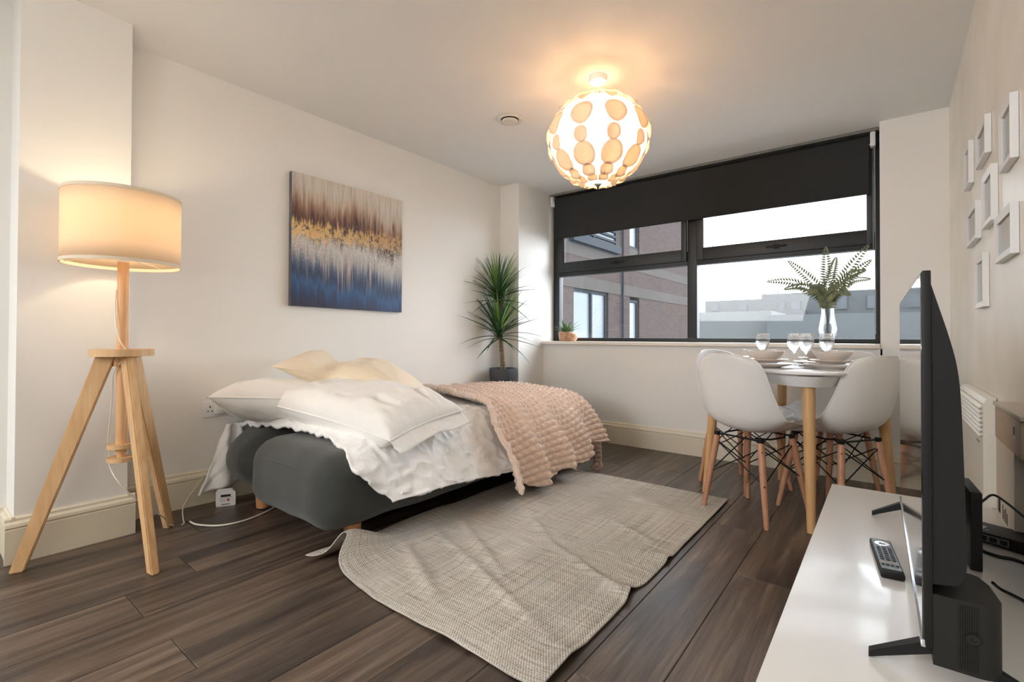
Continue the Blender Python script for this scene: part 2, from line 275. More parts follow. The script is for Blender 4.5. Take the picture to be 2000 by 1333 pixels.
# ---------------------------------------------------------------- helpers
def T(o, label, cat, group=None, kind=None):
    if label: o['label'] = label
    if cat: o['category'] = cat
    if group: o['group'] = group
    if kind: o['kind'] = kind
    return o
def S(o): o['kind'] = 'structure'; return o
def empty(name, loc=(0, 0, 0), rz=0):
    o = bpy.data.objects.new(name, None); COL.objects.link(o); o.location = loc; o.rotation_euler = (0, 0, rz); o.empty_display_size = .1; return o
def link(name, me, mat, parent=None, loc=None, rot=None):
    if mat is not None and not me.materials: me.materials.append(mat)
    o = bpy.data.objects.new(name, me); COL.objects.link(o)
    if parent: o.parent = parent
    if loc: o.location = loc
    if rot: o.rotation_euler = rot
    return o
def setsmooth(me, ang=35):
    for p in me.polygons: p.use_smooth = True
    try: me.set_sharp_from_angle(angle=math.radians(ang))
    except Exception: pass
class B:
    def __init__(s): s.bm = bmesh.new()
    def add(s, vs, fs):
        v = [s.bm.verts.new(p) for p in vs]
        for f in fs:
            try: s.bm.faces.new([v[i] for i in f])
            except ValueError: pass
        return s
    def box(s, x0, x1, y0, y1, z0, z1, mat=None, ch=0):
        if ch:
            b2 = bmesh.new(); r = bmesh.ops.create_cube(b2, size=1)
            for v in b2.verts: v.co = Vector(((x0+x1)/2+v.co.x*(x1-x0), (y0+y1)/2+v.co.y*(y1-y0), (z0+z1)/2+v.co.z*(z1-z0)))
            bmesh.ops.bevel(b2, geom=b2.edges[:], offset=ch, segments=2, affect='EDGES', profile=.6)
            vs = [v.co.copy() for v in b2.verts]; b2.verts.index_update(); fs = [[v.index for v in f.verts] for f in b2.faces]; b2.free()
        else:
            vs = [Vector(p) for p in ((x0, y0, z0), (x1, y0, z0), (x1, y1, z0), (x0, y1, z0), (x0, y0, z1), (x1, y0, z1), (x1, y1, z1), (x0, y1, z1))]
            fs = [(3, 2, 1, 0), (4, 5, 6, 7), (0, 1, 5, 4), (1, 2, 6, 5), (2, 3, 7, 6), (3, 0, 4, 7)]
        if mat: vs = [mat @ v for v in vs]
        return s.add(vs, fs)
    def tube(s, pts, r, n=8, cap=True, rs=None, sq=None):
        pts = [Vector(p) for p in pts]; up = Vector((0, 0, 1)); rings = []; prev = None
        for i, p in enumerate(pts):
            d = (pts[min(i+1, len(pts)-1)]-pts[max(i-1, 0)]).normalized()
            if prev is None: a = d.cross(up if abs(d.z) < .95 else Vector((1, 0, 0))).normalized()
            else: a = (prev-d*prev.dot(d)).normalized()
            prev = a; b = d.cross(a); rr = rs[i] if rs else r
            rings.append([p+(a*math.cos(2*PI*k/n)+b*math.sin(2*PI*k/n)*(sq or 1))*rr for k in range(n)])
        vs = [q for g in rings for q in g]; fs = []
        for i in range(len(rings)-1):
            for k in range(n): fs.append((i*n+k, i*n+(k+1) % n, (i+1)*n+(k+1) % n, (i+1)*n+k))
        if cap: fs.append(tuple(range(n))[::-1]); fs.append(tuple((len(rings)-1)*n+k for k in range(n)))
        return s.add(vs, fs)
    def lathe(s, prof, c=(0, 0, 0), n=32, close=False):
        vs = []; fs = []; m = len(prof)
        for (r, z) in prof:
            for k in range(n): vs.append(Vector((c[0]+r*math.cos(2*PI*k/n), c[1]+r*math.sin(2*PI*k/n), c[2]+z)))
        for i in range(m-1 if not close else m):
            j = (i+1) % m
            for k in range(n): fs.append((i*n+k, i*n+(k+1) % n, j*n+(k+1) % n, j*n+k))
        if not close:
            if prof[0][0] > 1e-4: fs.append(tuple(range(n))[::-1])
            if prof[-1][0] > 1e-4: fs.append(tuple((m-1)*n+k for k in range(n)))
        return s.add(vs, fs)
    def extrude(s, poly, axis, a, b, mat=None):
        """poly of 2D points, extruded along axis ('x': poly is (y,z); 'y': (x,z); 'z': (x,y))"""
        def mk(p, t): return Vector({'x': (t, p[0], p[1]), 'y': (p[0], t, p[1]), 'z': (p[0], p[1], t)}[axis])
        n = len(poly); vs = [mk(p, a) for p in poly]+[mk(p, b) for p in poly]
        if mat: vs = [mat @ v for v in vs]
        fs = [tuple(range(n))[::-1], tuple(range(n, 2*n))]+[(k, (k+1) % n, n+(k+1) % n, n+k) for k in range(n)]
        return s.add(vs, fs)
    def mesh(s, name, smooth=35):
        bmesh.ops.remove_doubles(s.bm, verts=s.bm.verts[:], dist=1e-6)
        bmesh.ops.recalc_face_normals(s.bm, faces=s.bm.faces[:])
        me = bpy.data.meshes.new(name); s.bm.to_mesh(me); s.bm.free()
        if smooth: setsmooth(me, smooth)
        return me
    def build(s, name, mat, parent=None, smooth=35, loc=None, rot=None):
        return link(name, s.mesh(name, smooth), mat, parent, loc, rot)
def grid(name, fn, nu, nv, mat, parent=None, closed_u=False, uv=None, thick=0, sub=0, offset=0):
    vs = []; fs = []; uvs = []
    for j in range(nv+1):
        for i in range(nu+(0 if closed_u else 1)):
            vs.append(fn(i/nu, j/nv))
    W = nu+(0 if closed_u else 1)
    for j in range(nv):
        for i in range(nu):
            a = j*W+i; b = j*W+(i+1) % W
            fs.append((a, b, b+W, a+W))
    me = bpy.data.meshes.new(name); me.from_pydata([tuple(v) for v in vs], [], fs)
    u = me.uv_layers.new(name='UVMap'); k = 0
    for j in range(nv):
        for i in range(nu):
            for (a, b) in ((i, j), (i+1, j), (i+1, j+1), (i, j+1)):
                u.data[k].uv = (a/nu, b/nv); k += 1
    for p in me.polygons: p.use_smooth = True
    o = link(name, me, mat, parent)
    if thick:
        md = o.modifiers.new('thickness', 'SOLIDIFY'); md.thickness = thick; md.offset = offset
    if sub:
        md = o.modifiers.new('subdivision', 'SUBSURF'); md.levels = sub; md.render_levels = sub
    return o
def cr(pts, t):
    """piecewise smooth interpolation of tuples, first element is the key"""
    n = len(pts)
    if t <= pts[0][0]: return pts[0][1:]
    if t >= pts[-1][0]: return pts[-1][1:]
    for i in range(n-1):
        if pts[i][0] <= t <= pts[i+1][0]:
            u = (t-pts[i][0])/(pts[i+1][0]-pts[i][0]); p0 = pts[max(i-1, 0)]; p1 = pts[i]; p2 = pts[i+1]; p3 = pts[min(i+2, n-1)]
            return tuple(.5*((2*p1[k])+(-p0[k]+p2[k])*u+(2*p0[k]-5*p1[k]+4*p2[k]-p3[k])*u*u+(-p0[k]+3*p1[k]-3*p2[k]+p3[k])*u**3) for k in range(1, len(p1)))
def sstep(a, b, x):
    t = max(0, min(1, (x-a)/(b-a))); return t*t*(3-2*t)
def nz(x, y, z=0): return noise.noise(Vector((x, y, z)))
def copy_tree(o, parent=None, loc=None, rz=None, label=None):
    c = o.copy(); COL.objects.link(c)
    if parent: c.parent = parent
    if loc: c.location = loc
    if rz is not None: c.rotation_euler = (0, 0, rz)
    if label: c['label'] = label
    for ch in list(o.children): copy_tree(ch, c)
    return c
def cz(x, y): return 2.378-.006*x+.02*(3.945-y)       # ceiling height, very slightly out of level
def lw(y): return -3.09+.05*(y-.7)                     # the long left wall

# ---------------------------------------------------------------- room shell
XR = .30
fl = B().add([Vector(p) for p in ((-3.4, -3.6, -.02), (1.6, -3.6, -.02), (1.6, 4.25, -.02), (-3.4, 4.25, -.02), (-3.4, -3.6, -.06), (1.6, -3.6, -.06), (1.6, 4.25, -.06), (-3.4, 4.25, -.06))],
             [(0, 1, 2, 3), (7, 6, 5, 4), (0, 4, 5, 1), (1, 5, 6, 2), (2, 6, 7, 3), (3, 7, 4, 0)]).build('floor', m_gap, smooth=0); S(fl)
PW = .2135; X0 = -.4905; fixed = {-8: .52, -6: .535, -1: 2.59, 0: 2.085}
FULL = 1.40; plank_cache = {}
def plank(L):
    key = round(L, 3)
    if key not in plank_cache:
        b = B(); hw = PW/2-.0007; L2 = L/2-.0007; c = .0022; zt = 0; zb = -.014
        vs = [(-hw, -L2, zb), (hw, -L2, zb), (hw, L2, zb), (-hw, L2, zb), (-hw, -L2, zt-c), (hw, -L2, zt-c), (hw, L2, zt-c), (-hw, L2, zt-c),
              (-hw+c, -L2+c, zt), (hw-c, -L2+c, zt), (hw-c, L2-c, zt), (-hw+c, L2-c, zt)]
        fs = [(0, 1, 5, 4), (1, 2, 6, 5), (2, 3, 7, 6), (3, 0, 4, 7), (4, 5, 9, 8), (5, 6, 10, 9), (6, 7, 11, 10), (7, 4, 8, 11), (8, 9, 10, 11)]
        b.add([Vector(v) for v in vs], fs); me = b.mesh('plank', 0); me.materials.append(m_floor); plank_cache[key] = me
    return plank_cache[key]
for k in range(-13, 5):
    xc = X0+PW*k+PW/2
    # strip k spans X0+PW*k .. X0+PW*(k+1)
    ph = fixed.get(k, R.uniform(0, FULL))
    y = ph
    while y > -1.6: y -= FULL
    while y < 4.2:
        a = max(y, -1.6); bb = min(y+FULL, 4.2)
        if bb-a > .05:
            o = link('plank', plank(bb-a), None, fl, (xc, (a+bb)/2, 0))
        y += FULL
# rear part of the floor the picture does not show
ce = B(); cpts = [(-3.4, -3.6), (1.6, -3.6), (1.6, 4.25), (-3.4, 4.25)]
ce.add([Vector((x, y, cz(x, y))) for x, y in cpts]+[Vector((x, y, cz(x, y)+.1)) for x, y in cpts], [(3, 2, 1, 0), (4, 5, 6, 7), (0, 1, 5, 4), (1, 2, 6, 5), (2, 3, 7, 6), (3, 0, 4, 7)])
S(ce.build('ceiling', m_ceil, smooth=0))
def prism(name, poly, z0, z1, mat, parent=None):
    o = B().extrude(poly, 'z', z0, z1).build(name, mat, parent, smooth=0); return S(o)
TOP = 2.62
prism('wall_left', [(lw(-3.6), -3.6), (lw(4.3), 4.3), (lw(4.3)-.15, 4.3), (lw(-3.6)-.15, -3.6)], -.02, TOP, m_wall)
prism('wall_right', [(XR, -3.7), (XR+.15, -3.7), (XR+.15, 4.3), (XR, 4.3)], -.02, TOP, m_paper)
prism('wall_rear', [(-3.4, -3.6), (XR, -3.6), (XR, -3.75), (-3.4, -3.75)], -.02, TOP, m_wall)
# column behind the floor lamp, column beside the dracaena, column right of the window
prism('wall_left_column', [(-2.88, .302), (-2.88, .682), (-3.2, .682), (-3.2, .302)], -.02, TOP, m_wall)
prism('wall_window_column', [(-2.72, 3.567), (-2.70, 4.3), (-3.1, 4.3), (-3.1, 3.567)], -.02, TOP, m_wall)
prism('wall_window_pier', [(-.04, 3.965), (XR+.02, 3.965), (XR+.02, 4.3), (-.04, 4.3)], -.02, TOP, m_wall)
prism('wall_window', [(-2.71, 3.965), (-.03, 3.965), (-.03, 4.3), (-2.71, 4.3)], -.02, .88, m_wall)
# window board
sb = B().box(-2.702, -.042, 3.925, 4.2, .88, .912, ch=.008); S(sb.build('trim_1', m_sill))
# skirting boards: moulded profile swept along each wall
def skirt(name, p0, p1, n_out, h=.19):
    p0 = Vector((*p0, 0)); p1 = Vector((*p1, 0)); n = Vector((*n_out, 0)).normalized()
    prof = [(0, 0), (.022, 0), (.022, h-.05), (.019, h-.046), (.024, h-.038), (.022, h-.026), (.013, h-.016), (.012, h-.006), (.006, h), (0, h)]
    vs = []; 
    for P in (p0, p1):
        for d, z in prof: vs.append(P+n*d+Vector((0, 0, z)))
    m = len(prof); fs = [(i, (i+1) % m, m+(i+1) % m, m+i) for i in range(m)]+[tuple(range(m)), tuple(range(m, 2*m))[::-1]]
    o = B().add(vs, fs).build(name, m_skirt, smooth=25); return S(o)
skirt('baseboard_left', (lw(.66), .66), (lw(3.57), 3.57), (1, -.05))
skirt('baseboard_left_rear', (lw(-2), -2), (lw(.31), .31), (1, -.05))
skirt('baseboard_column', (-2.88, .274), (-2.88, .710), (1, 0))
skirt('baseboard_column_side', (-2.866, .302), (-3.08, .302), (0, -1))
skirt('baseboard_column_far_side', (-2.866, .682), (-3.08, .682), (0, 1))
skirt('baseboard_column_end', (-2.92, 3.567), (-2.70, 3.567), (0, -1))
skirt('baseboard_column_inner', (-2.72, 3.545), (-2.71, 3.965), (1, 0))
skirt('baseboard_window', (-2.71, 3.965), (XR, 3.965), (0, -1))
skirt('baseboard_right', (XR, 3.965), (XR, -.2), (-1, 0))

# ---------------------------------------------------------------- window
YW = 4.165
def wbox(p, n, x0, x1, z0, z1, y0=YW-.03, y1=YW+.04, mat=m_black, ch=.004):
    return B().box(x0, x1, y0, y1, z0, z1, ch=ch).build(n, mat, p)
win = empty('window_1', (-1.37, YW, .91)); S(win); win.location = (0, 0, 0)
wl, wr = -2.70, -.035
wbox(win, 'frame_rail', wl, wr, .912, .945); wbox(win, 'frame_rail', wl, wr, 2.30, 2.44)
wbox(win, 'frame_stile', wl, wl+.07, .945, 2.30); wbox(win, 'frame_stile', wr-.035, wr, .945, 2.30)
MX0, MX1 = -1.345, -1.265
wbox(win, 'mullion', MX0, MX1, .945, 2.30)
wbox(win, 'transom', wl+.07, MX0, 1.565, 1.685); wbox(win, 'transom', MX1, wr-.035, 1.565, 1.685)
# opening sashes above the transom
for (a, b) in ((wl+.07, MX0), (MX1, wr-.035)):
    s = B(); y0, y1 = YW-.055, YW-.03
    s.box(a+.0, a+.055, y0, y1, 1.60, 2.28, ch=.003).box(b-.045, b, y0, y1, 1.60, 2.28, ch=.003).box(a+.055, b-.045, y0, y1, 1.60, 1.70, ch=.003).box(a+.055, b-.045, y0, y1, 2.22, 2.28, ch=.003)
    sa = s.build('sash', m_black, win)
    h = B().box((a+b)/2-.07, (a+b)/2+.07, y0-.022, y0-.008, 1.642, 1.656, ch=.004).box((a+b)/2-.02, (a+b)/2+.02, y0-.008, y0, 1.63, 1.665, ch=.003); h.build('sash_handle', m_blackpl, sa)
for (a, b, z0, z1) in ((wl+.07, MX0, .945, 1.565), (MX1, wr-.035, .945, 1.565), (wl+.12, MX0-.04, 1.70, 2.22), (MX1+.05, wr-.08, 1.70, 2.22)):
    B().box(a, b, YW+.003, YW+.009, z0, z1).build('pane', m_pane, win, smooth=0)

# roller blind
bl = empty('roller_blind', (0, 0, 0)); T(bl, 'charcoal roller blind pulled a third of the way down over the wide window', 'blind')
YB = 4.075
bzl, bzr = cz(-2.66, YB)-.02, cz(-.08, YB)-.02
fb = B(); nseg = 2
for i in range(1):
    vs = [(-2.652, YB, 1.948), (-.098, YB, 1.945), (-.098, YB, bzr-.03), (-2.652, YB, bzl-.03), (-2.652, YB+.002, 1.948), (-.098, YB+.002, 1.945), (-.098, YB+.002, bzr-.03), (-2.652, YB+.002, bzl-.03)]
    fb.add([Vector(v) for v in vs], [(0, 1, 2, 3), (7, 6, 5, 4), (0, 4, 5, 1), (1, 5, 6, 2), (2, 6, 7, 3), (3, 7, 4, 0)])
fb.build('blind_fabric', m_blind, bl, smooth=0)
B().tube([(-2.655, YB+.022, bzl-.035), (-.095, YB+.022, bzr-.035)], .022, n=20).build('roller_tube', m_blind, bl)
B().add([Vector(v) for v in ((-2.69, YB-.025, bzl), (-.05, YB-.025, bzr), (-.05, YB-.02, bzr+.018), (-2.69, YB-.02, bzl+.018), (-2.69, YB+.05, bzl), (-.05, YB+.05, bzr), (-.05, YB+.05, bzr+.018), (-2.69, YB+.05, bzl+.018))],
        [(0, 1, 2, 3), (7, 6, 5, 4), (0, 4, 5, 1), (1, 5, 6, 2), (2, 6, 7, 3), (3, 7, 4, 0)]).build('head_rail', m_alu, bl, smooth=0)
B().box(-2.652, -.098, YB-.005, YB+.007, 1.935, 1.951, ch=.003).build('bottom_bar', m_blind, bl)
B().box(-.092, -.062, YB-.02, YB+.05, bzr-.1, bzr, ch=.008).build('bracket', m_whitepl, bl)
B().box(-2.692, -2.662, YB-.02, YB+.05, bzl-.1, bzl, ch=.008).build('bracket', m_whitepl, bl)
ch = B()
for xx in (-.076, -.066):
    z = bzr-.1
    while z > .98:
        b_ = .0032; ch.add([Vector((xx, YB-.01, z+b_)), Vector((xx+b_, YB-.01, z)), Vector((xx, YB-.01-b_, z)), Vector((xx-b_, YB-.01, z)), Vector((xx, YB-.01+b_, z)), Vector((xx, YB-.01, z-b_))],
                [(0, 1, 2), (0, 2, 3), (0, 3, 4), (0, 4, 1), (5, 2, 1), (5, 3, 2), (5, 4, 3), (5, 1, 4)]); z -= .0085
ch.tube([(-.076, YB-.01, .98), (-.076, YB-.01, bzr-.1)], .0012, n=4).tube([(-.066, YB-.01, .98), (-.066, YB-.01, bzr-.1)], .0012, n=4)
ch.build('bead_chain', m_alu, bl)

# ---------------------------------------------------------------- outside
g = B().box(-90, 60, 5, 120, -8.3, -8).build('ground', m_ground, smooth=0); S(g)
fac = empty('brick_apartment_building', (-7, 15, -8)); fac.location = (0, 0, 0)
T(fac, 'pink brick and pale render apartment block close outside the left window panes', 'building')
FX = -7
def fwall(n, y0, y1, z0, z1, mat, d=0., x0=None):
    return B().box(FX-.5, FX+d, y0, y1, z0, z1).build(n, mat, fac, smooth=0)
YE = 21.7
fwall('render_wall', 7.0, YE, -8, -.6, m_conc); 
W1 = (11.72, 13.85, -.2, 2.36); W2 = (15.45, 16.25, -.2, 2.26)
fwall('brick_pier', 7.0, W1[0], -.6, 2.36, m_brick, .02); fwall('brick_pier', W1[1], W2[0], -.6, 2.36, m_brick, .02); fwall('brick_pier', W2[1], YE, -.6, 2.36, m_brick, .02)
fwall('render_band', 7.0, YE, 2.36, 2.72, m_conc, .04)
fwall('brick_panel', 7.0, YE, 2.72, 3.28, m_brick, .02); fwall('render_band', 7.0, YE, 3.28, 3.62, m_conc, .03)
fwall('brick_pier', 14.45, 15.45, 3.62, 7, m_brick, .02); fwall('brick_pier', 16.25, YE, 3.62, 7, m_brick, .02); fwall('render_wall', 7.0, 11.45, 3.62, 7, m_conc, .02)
fwall('brick_panel', 11.45, 16.25, 6.2, 7, m_brick, .02); fwall('sill_panel', W2[0], W2[1], 3.62, 4.05, m_conc, -.02); fwall('sill_panel', W1[0], W1[1], -.6, -.2, m_conc, -.02); fwall('sill_panel', W2[0], W2[1], -.6, -.2, m_conc, -.02)
def fwin(y0, y1, z0, z1, mull=None, dep=.12):
    x = FX-dep; t = .09
    f = B().box(x, x+.08, y0, y0+t, z0, z1).box(x, x+.08, y1-t, y1, z0, z1).box(x, x+.08, y0+t, y1-t, z0, z0+t).box(x, x+.08, y0+t, y1-t, z1-t, z1)
    if mull: f.box(x, x+.09, mull-t/2, mull+t/2, z0+t, z1-t)
    f = f.build('window', m_winf, fac, smooth=0)
    if mull:
        B().box(x+.02, x+.03, y0+t, mull-t/2, z0+t, z1-t).build('pane', m_bpane, f, smooth=0); B().box(x+.02, x+.03, mull+t/2, y1-t, z0+t, z1-t).build('pane', m_bpane, f, smooth=0)
    else: B().box(x+.02, x+.03, y0+t, y1-t, z0+t, z1-t).build('pane', m_bpane, f, smooth=0)
    return f
fwin(W1[0], W1[1], W1[2], W1[3], 12.85); fwin(W2[0], W2[1], W2[2], W2[3]); fwin(W2[0], W2[1], 4.05, 6.2)
f2 = fwin(11.45, 14.45, 3.62, 6.2, 12.9, .05)
B().box(FX-.02, FX+.16, 11.5, 14.5, 3.66, 3.90).build('sill_panel', m_winf, fac, smooth=0)
for i in range(11): B().box(FX+.0, FX+.05, 11.75, 14.35, 4.0+i*.17, 4.07+i*.17).build('louvre_slat', m_winf, fac, smooth=0)
B().tube([(FX+.08, 14.8, -8), (FX+.08, 14.8, 7)], .035, n=8).build('drainpipe', m_winf, fac)
far = empty('grey_terrace_building', (0, 0, 0)); T(far, 'grey low blocks with flat roofs on the skyline outside the right window panes', 'building')
def fblock(n, x0, x1, z1, y, mat, dp=8): return B().box(x0, x1, y, y+dp, -8, z1).build(n, mat, far, smooth=0)
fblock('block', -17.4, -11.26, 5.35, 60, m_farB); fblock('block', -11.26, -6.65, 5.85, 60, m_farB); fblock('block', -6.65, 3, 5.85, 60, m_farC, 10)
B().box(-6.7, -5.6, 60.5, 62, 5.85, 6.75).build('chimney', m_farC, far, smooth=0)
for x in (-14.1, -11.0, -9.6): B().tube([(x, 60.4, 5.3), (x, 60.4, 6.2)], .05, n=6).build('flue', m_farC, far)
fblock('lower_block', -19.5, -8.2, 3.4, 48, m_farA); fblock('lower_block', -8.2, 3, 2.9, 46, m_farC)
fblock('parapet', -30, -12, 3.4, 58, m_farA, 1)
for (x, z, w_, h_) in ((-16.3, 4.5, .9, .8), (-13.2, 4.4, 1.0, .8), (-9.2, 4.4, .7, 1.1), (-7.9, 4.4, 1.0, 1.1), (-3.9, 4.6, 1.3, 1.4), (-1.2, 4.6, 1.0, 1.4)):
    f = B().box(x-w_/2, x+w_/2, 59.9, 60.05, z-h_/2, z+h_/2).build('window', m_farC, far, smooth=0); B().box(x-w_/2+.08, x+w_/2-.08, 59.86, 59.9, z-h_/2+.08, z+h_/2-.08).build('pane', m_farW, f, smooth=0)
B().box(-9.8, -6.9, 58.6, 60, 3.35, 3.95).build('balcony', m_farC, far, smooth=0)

# ---------------------------------------------------------------- ceiling items
pc = Vector((-1.28, 2.41, 0)); zc = cz(pc.x, pc.y)
pend = empty('pendant_lamp', (pc.x, pc.y, zc)); T(pend, 'glowing cream globe pendant lamp covered in round petals, hanging from the ceiling', 'lamp')
B().lathe([(.0, 0), (.052, 0), (.052, -.012), (.046, -.03), (.02, -.036), (0, -.036)]).build('ceiling_rose', m_whitepl, pend)
B().tube([(0, 0, -.03), (0, 0, -.2)], .003, n=8).build('cord', m_whitepl, pend)
B().lathe([(0, -.19), (.018, -.19), (.02, -.24), (0, -.24)], n=16).build('bulb_holder', m_whitepl, pend)
RX, RZ, PZ = .268, .232, -.355
def sph(az, el, k=1): return Vector((RX*k*math.cos(el)*math.cos(az), RX*k*math.cos(el)*math.sin(az), PZ+RZ*k*math.sin(el)))
el0, el1 = math.radians(-89.7), math.radians(83)
NCOL = 10; az0 = math.atan2(-pc.y, -pc.x)+math.radians(18)
def filmf(u, v):
    az = az0+2*PI*u; el = el0+(el1-el0)*v
    rip = 1-.018*abs(math.sin(NCOL/2*(az-az0)))*math.cos(el)
    return sph(az, el, rip)
grid('shade_film', filmf, 100, 28, m_film, pend, closed_u=True)
B().tube([(.034*math.cos(a*PI/12), .034*math.sin(a*PI/12), PZ+RZ*.993) for a in range(25)], .002, n=6).build('shade_ring', m_whitepl, pend)
for a in range(3): B().tube([(0, 0, -.1), (.032*math.cos(a*2.1), .032*math.sin(a*2.1), PZ+RZ*.993)], .0012, n=5).build('suspension_wire', m_whitepl, pend)
def petal(az, el, r, sq=1.15, seed=0):
    rr = random.Random(seed); c = sph(az, el, 1.0); n = Vector((math.cos(el)*math.cos(az)/RX, math.cos(el)*math.sin(az)/RX, math.sin(el)/RZ)).normalized()
    t = Vector((-math.sin(az), math.cos(az), 0)); b = n.cross(t).normalized(); b = -b if b.z < 0 else b
    vs = []; fs = []; tw = rr.uniform(-.08, .08)
    rings = 3; seg = 20
    def pt(rad, a):
        x = rad*math.cos(a)*r; y = rad*math.sin(a)*r*sq
        x2 = x*math.cos(tw)-y*math.sin(tw); y2 = x*math.sin(tw)+y*math.cos(tw)
        P = c+t*x2+b*y2
        # follow the globe then lift the two halves away from the centre crease
        d = Vector((P.x, P.y, (P.z-PZ)*RX/RZ)); k = RX/d.length; P = Vector((P.x*k, P.y*k, PZ+(P.z-PZ)*k))
        return P+n*(.004+.010*abs(x)/r+(.020 if el < -.8 else .010)*(rad**2)*(1 if y < 0 else .4))
    vs.append(pt(0, 0))
    for k in range(1, rings+1):
        for s in range(seg): vs.append(pt(k/rings, 2*PI*(s+.5)/seg))
    for s in range(seg): fs.append((0, 1+s, 1+(s+1) % seg))
    for k in range(rings-1):
        for s in range(seg): fs.append((1+k*seg+s, 1+(k+1)*seg+s, 1+(k+1)*seg+(s+1) % seg, 1+k*seg+(s+1) % seg))
    me = bpy.data.meshes.new('petal'); me.from_pydata([tuple(v) for v in vs], [], fs); setsmooth(me, 60)
    o = link('petal', me, m_disc, pend); md = o.modifiers.new('thickness', 'SOLIDIFY'); md.thickness = .0012
for c in range(NCOL):
    az = az0+2*PI*c/NCOL
    for q, (e, r) in enumerate(((62, .044), (39, .034), (11, .060), (-15, .037), (-38, .060), (-58, .036), (-70, .030))):
        petal(az+(R.uniform(-.02, .02)), math.radians(e), r*(1 if abs(e) < 60 else .9), seed=c*10+q)
B().lathe([(0, -.24), (.012, -.245), (.03, -.28), (.034, -.31), (.028, -.335), (0, -.348)], n=20).build('bulb', m_bulb, pend)
pl = bpy.data.lights.new('pendant_bulb_light', 'POINT'); pl.energy = 20; pl.color = (1, .87, .72); pl.shadow_soft_size = .10
pl_o = bpy.data.objects.new('pendant_bulb_light', pl); COL.objects.link(pl_o); pl_o.parent = pend; pl_o.location = (0, 0, -.40)

vx, vy = -2.0, 2.52
vent = empty('ceiling_vent', (vx, vy, cz(vx, vy))); T(vent, 'round white ventilation valve in the ceiling left of the pendant lamp', 'vent')
B().lathe([(.055, 0), (.085, 0), (.087, -.006), (.08, -.012), (.062, -.008), (.055, 0)], n=40).build('rim', m_vent, vent)
B().lathe([(0, -.012), (.052, -.010), (.056, -.014), (.05, -.022), (0, -.024)], n=40).build('disc', m_vent, vent)
B().lathe([(0, -.001), (.056, -.001), (.056, -.004), (0, -.004)], n=30).build('throat', m_gap, vent)

# ---------------------------------------------------------------- canvas painting
pa = empty('canvas_painting', (0, 0, 0)); T(pa, 'square abstract canvas in blue, grey, gold and brown drips on the left wall', 'painting')
px0, px1 = lw(1.54)+.035, lw(2.4)+.035
def pg(u, v): return Vector((px0+(px1-px0)*u, 1.545+.855*u, 1.148+.868*v-.010*u))
o = grid('canvas_face', pg, 2, 2, m_paint, pa)
B().add([Vector(v) for v in ((px0-.033, 1.545, 1.148), (px0-.001, 1.545, 1.148), (px0-.001, 1.545, 2.016), (px0-.033, 1.545, 2.016), (px1-.033, 2.40, 1.138), (px1-.001, 2.40, 1.138), (px1-.001, 2.40, 2.006), (px1-.033, 2.40, 2.006))],
        [(0, 1, 2, 3), (7, 6, 5, 4), (0, 4, 5, 1), (1, 5, 6, 2), (2, 6, 7, 3), (3, 7, 4, 0)]).build('stretcher_frame', M('canvas_edge', (150, 142, 136), .7, var=.5, vscale=3, rgb2=(60, 66, 88)), pa, smooth=0)

# ---------------------------------------------------------------- wall sockets
def socket(name, y, z, w, label, plug=False, h=.09):
    x = lw(y); s = empty(name, (x, y, z), math.atan2(-.05, 1)); T(s, label, 'socket')
    B().box(0, .008, -w/2, w/2, -h/2, h/2, ch=.003).build('plate', m_whitepl, s)
    for yy in ((-w/4, w/4) if w > .1 else (0,)):
        B().box(.008, .009, yy-.003, yy+.003, .008, .018).box(.008, .009, yy-.014, yy-.006, -.014, -.009).box(.008, .009, yy+.006, yy+.014, -.014, -.009).build('socket_hole', m_gap, s, smooth=0)
    if plug: B().box(.009, .04, -.02, .024, -.025, .02, ch=.006).build('plug', m_whitepl, s)
socket('wall_socket', 1.14, .53, .15, 'white double wall socket with a plug, left of the pillows', True)
socket('wall_socket', 3.2, .49, .15, 'white double wall socket left of the dracaena pot')
socket('wall_socket', 3.42, .49, .09, 'small white wall outlet nearest the dracaena pot, in the corner')

# ---------------------------------------------------------------- floor lamp
lc = Vector((-2.63, .60, 0))
lamp = empty('floor_lamp', lc); T(lamp, 'lit wooden tripod floor lamp with cream drum shade beside the left column', 'lamp')
zd = .862
def lampleg(foot):
    f = Vector((foot[0]-lc.x, foot[1]-lc.y, 0)); d = f.normalized(); top = d*.055+Vector((0, 0, zd)); t = Vector((-d.y, d.x, 0))
    ax = (f-top).normalized(); nn = t.cross(ax).normalized()
    vs = []
    for P, a, b in ((top, .013, .028), (f, .011, .019)):
        for sx, sy in ((-1, -1), (1, -1), (1, 1), (-1, 1)):
            q = P+t*a*1.35*sx+Vector((d.x, d.y, 0))*b*1.2*sy; vs.append(q)
    b = B().add(vs, [(0, 1, 2, 3), (7, 6, 5, 4), (0, 4, 5, 1), (1, 5, 6, 2), (2, 6, 7, 3), (3, 7, 4, 0)])
    bmesh.ops.bevel(b.bm, geom=b.bm.edges[:], offset=.004, segments=2, affect='EDGES')
    b.build('leg', m_oak, lamp)
for f in ((-2.755, .300), (-2.316, .635), (-2.820, .835)): lampleg(f)
B().lathe([(0, zd), (.112, zd), (.112, zd+.03), (0, zd+.03)], n=48).build('tripod_disc', m_oak, lamp)
B().box(-.03, .03, -.03, .03, zd-.045, zd, ch=.004).build('clamp_block', m_oak, lamp)
B().tube([(0, 0, .44), (0, 0, 1.27)], .0205, n=20).build('pole', m_oakpole, lamp)
for z in (.415, .472): B().lathe([(0, z-.009), (.05, z-.009), (.05, z+.009), (0, z+.009)], n=32).build('foot_disc', m_oak, lamp)
B().tube([(0, 0, .40), (0, 0, .47)], .015, n=12).build('pole_end', m_oakpole, lamp)
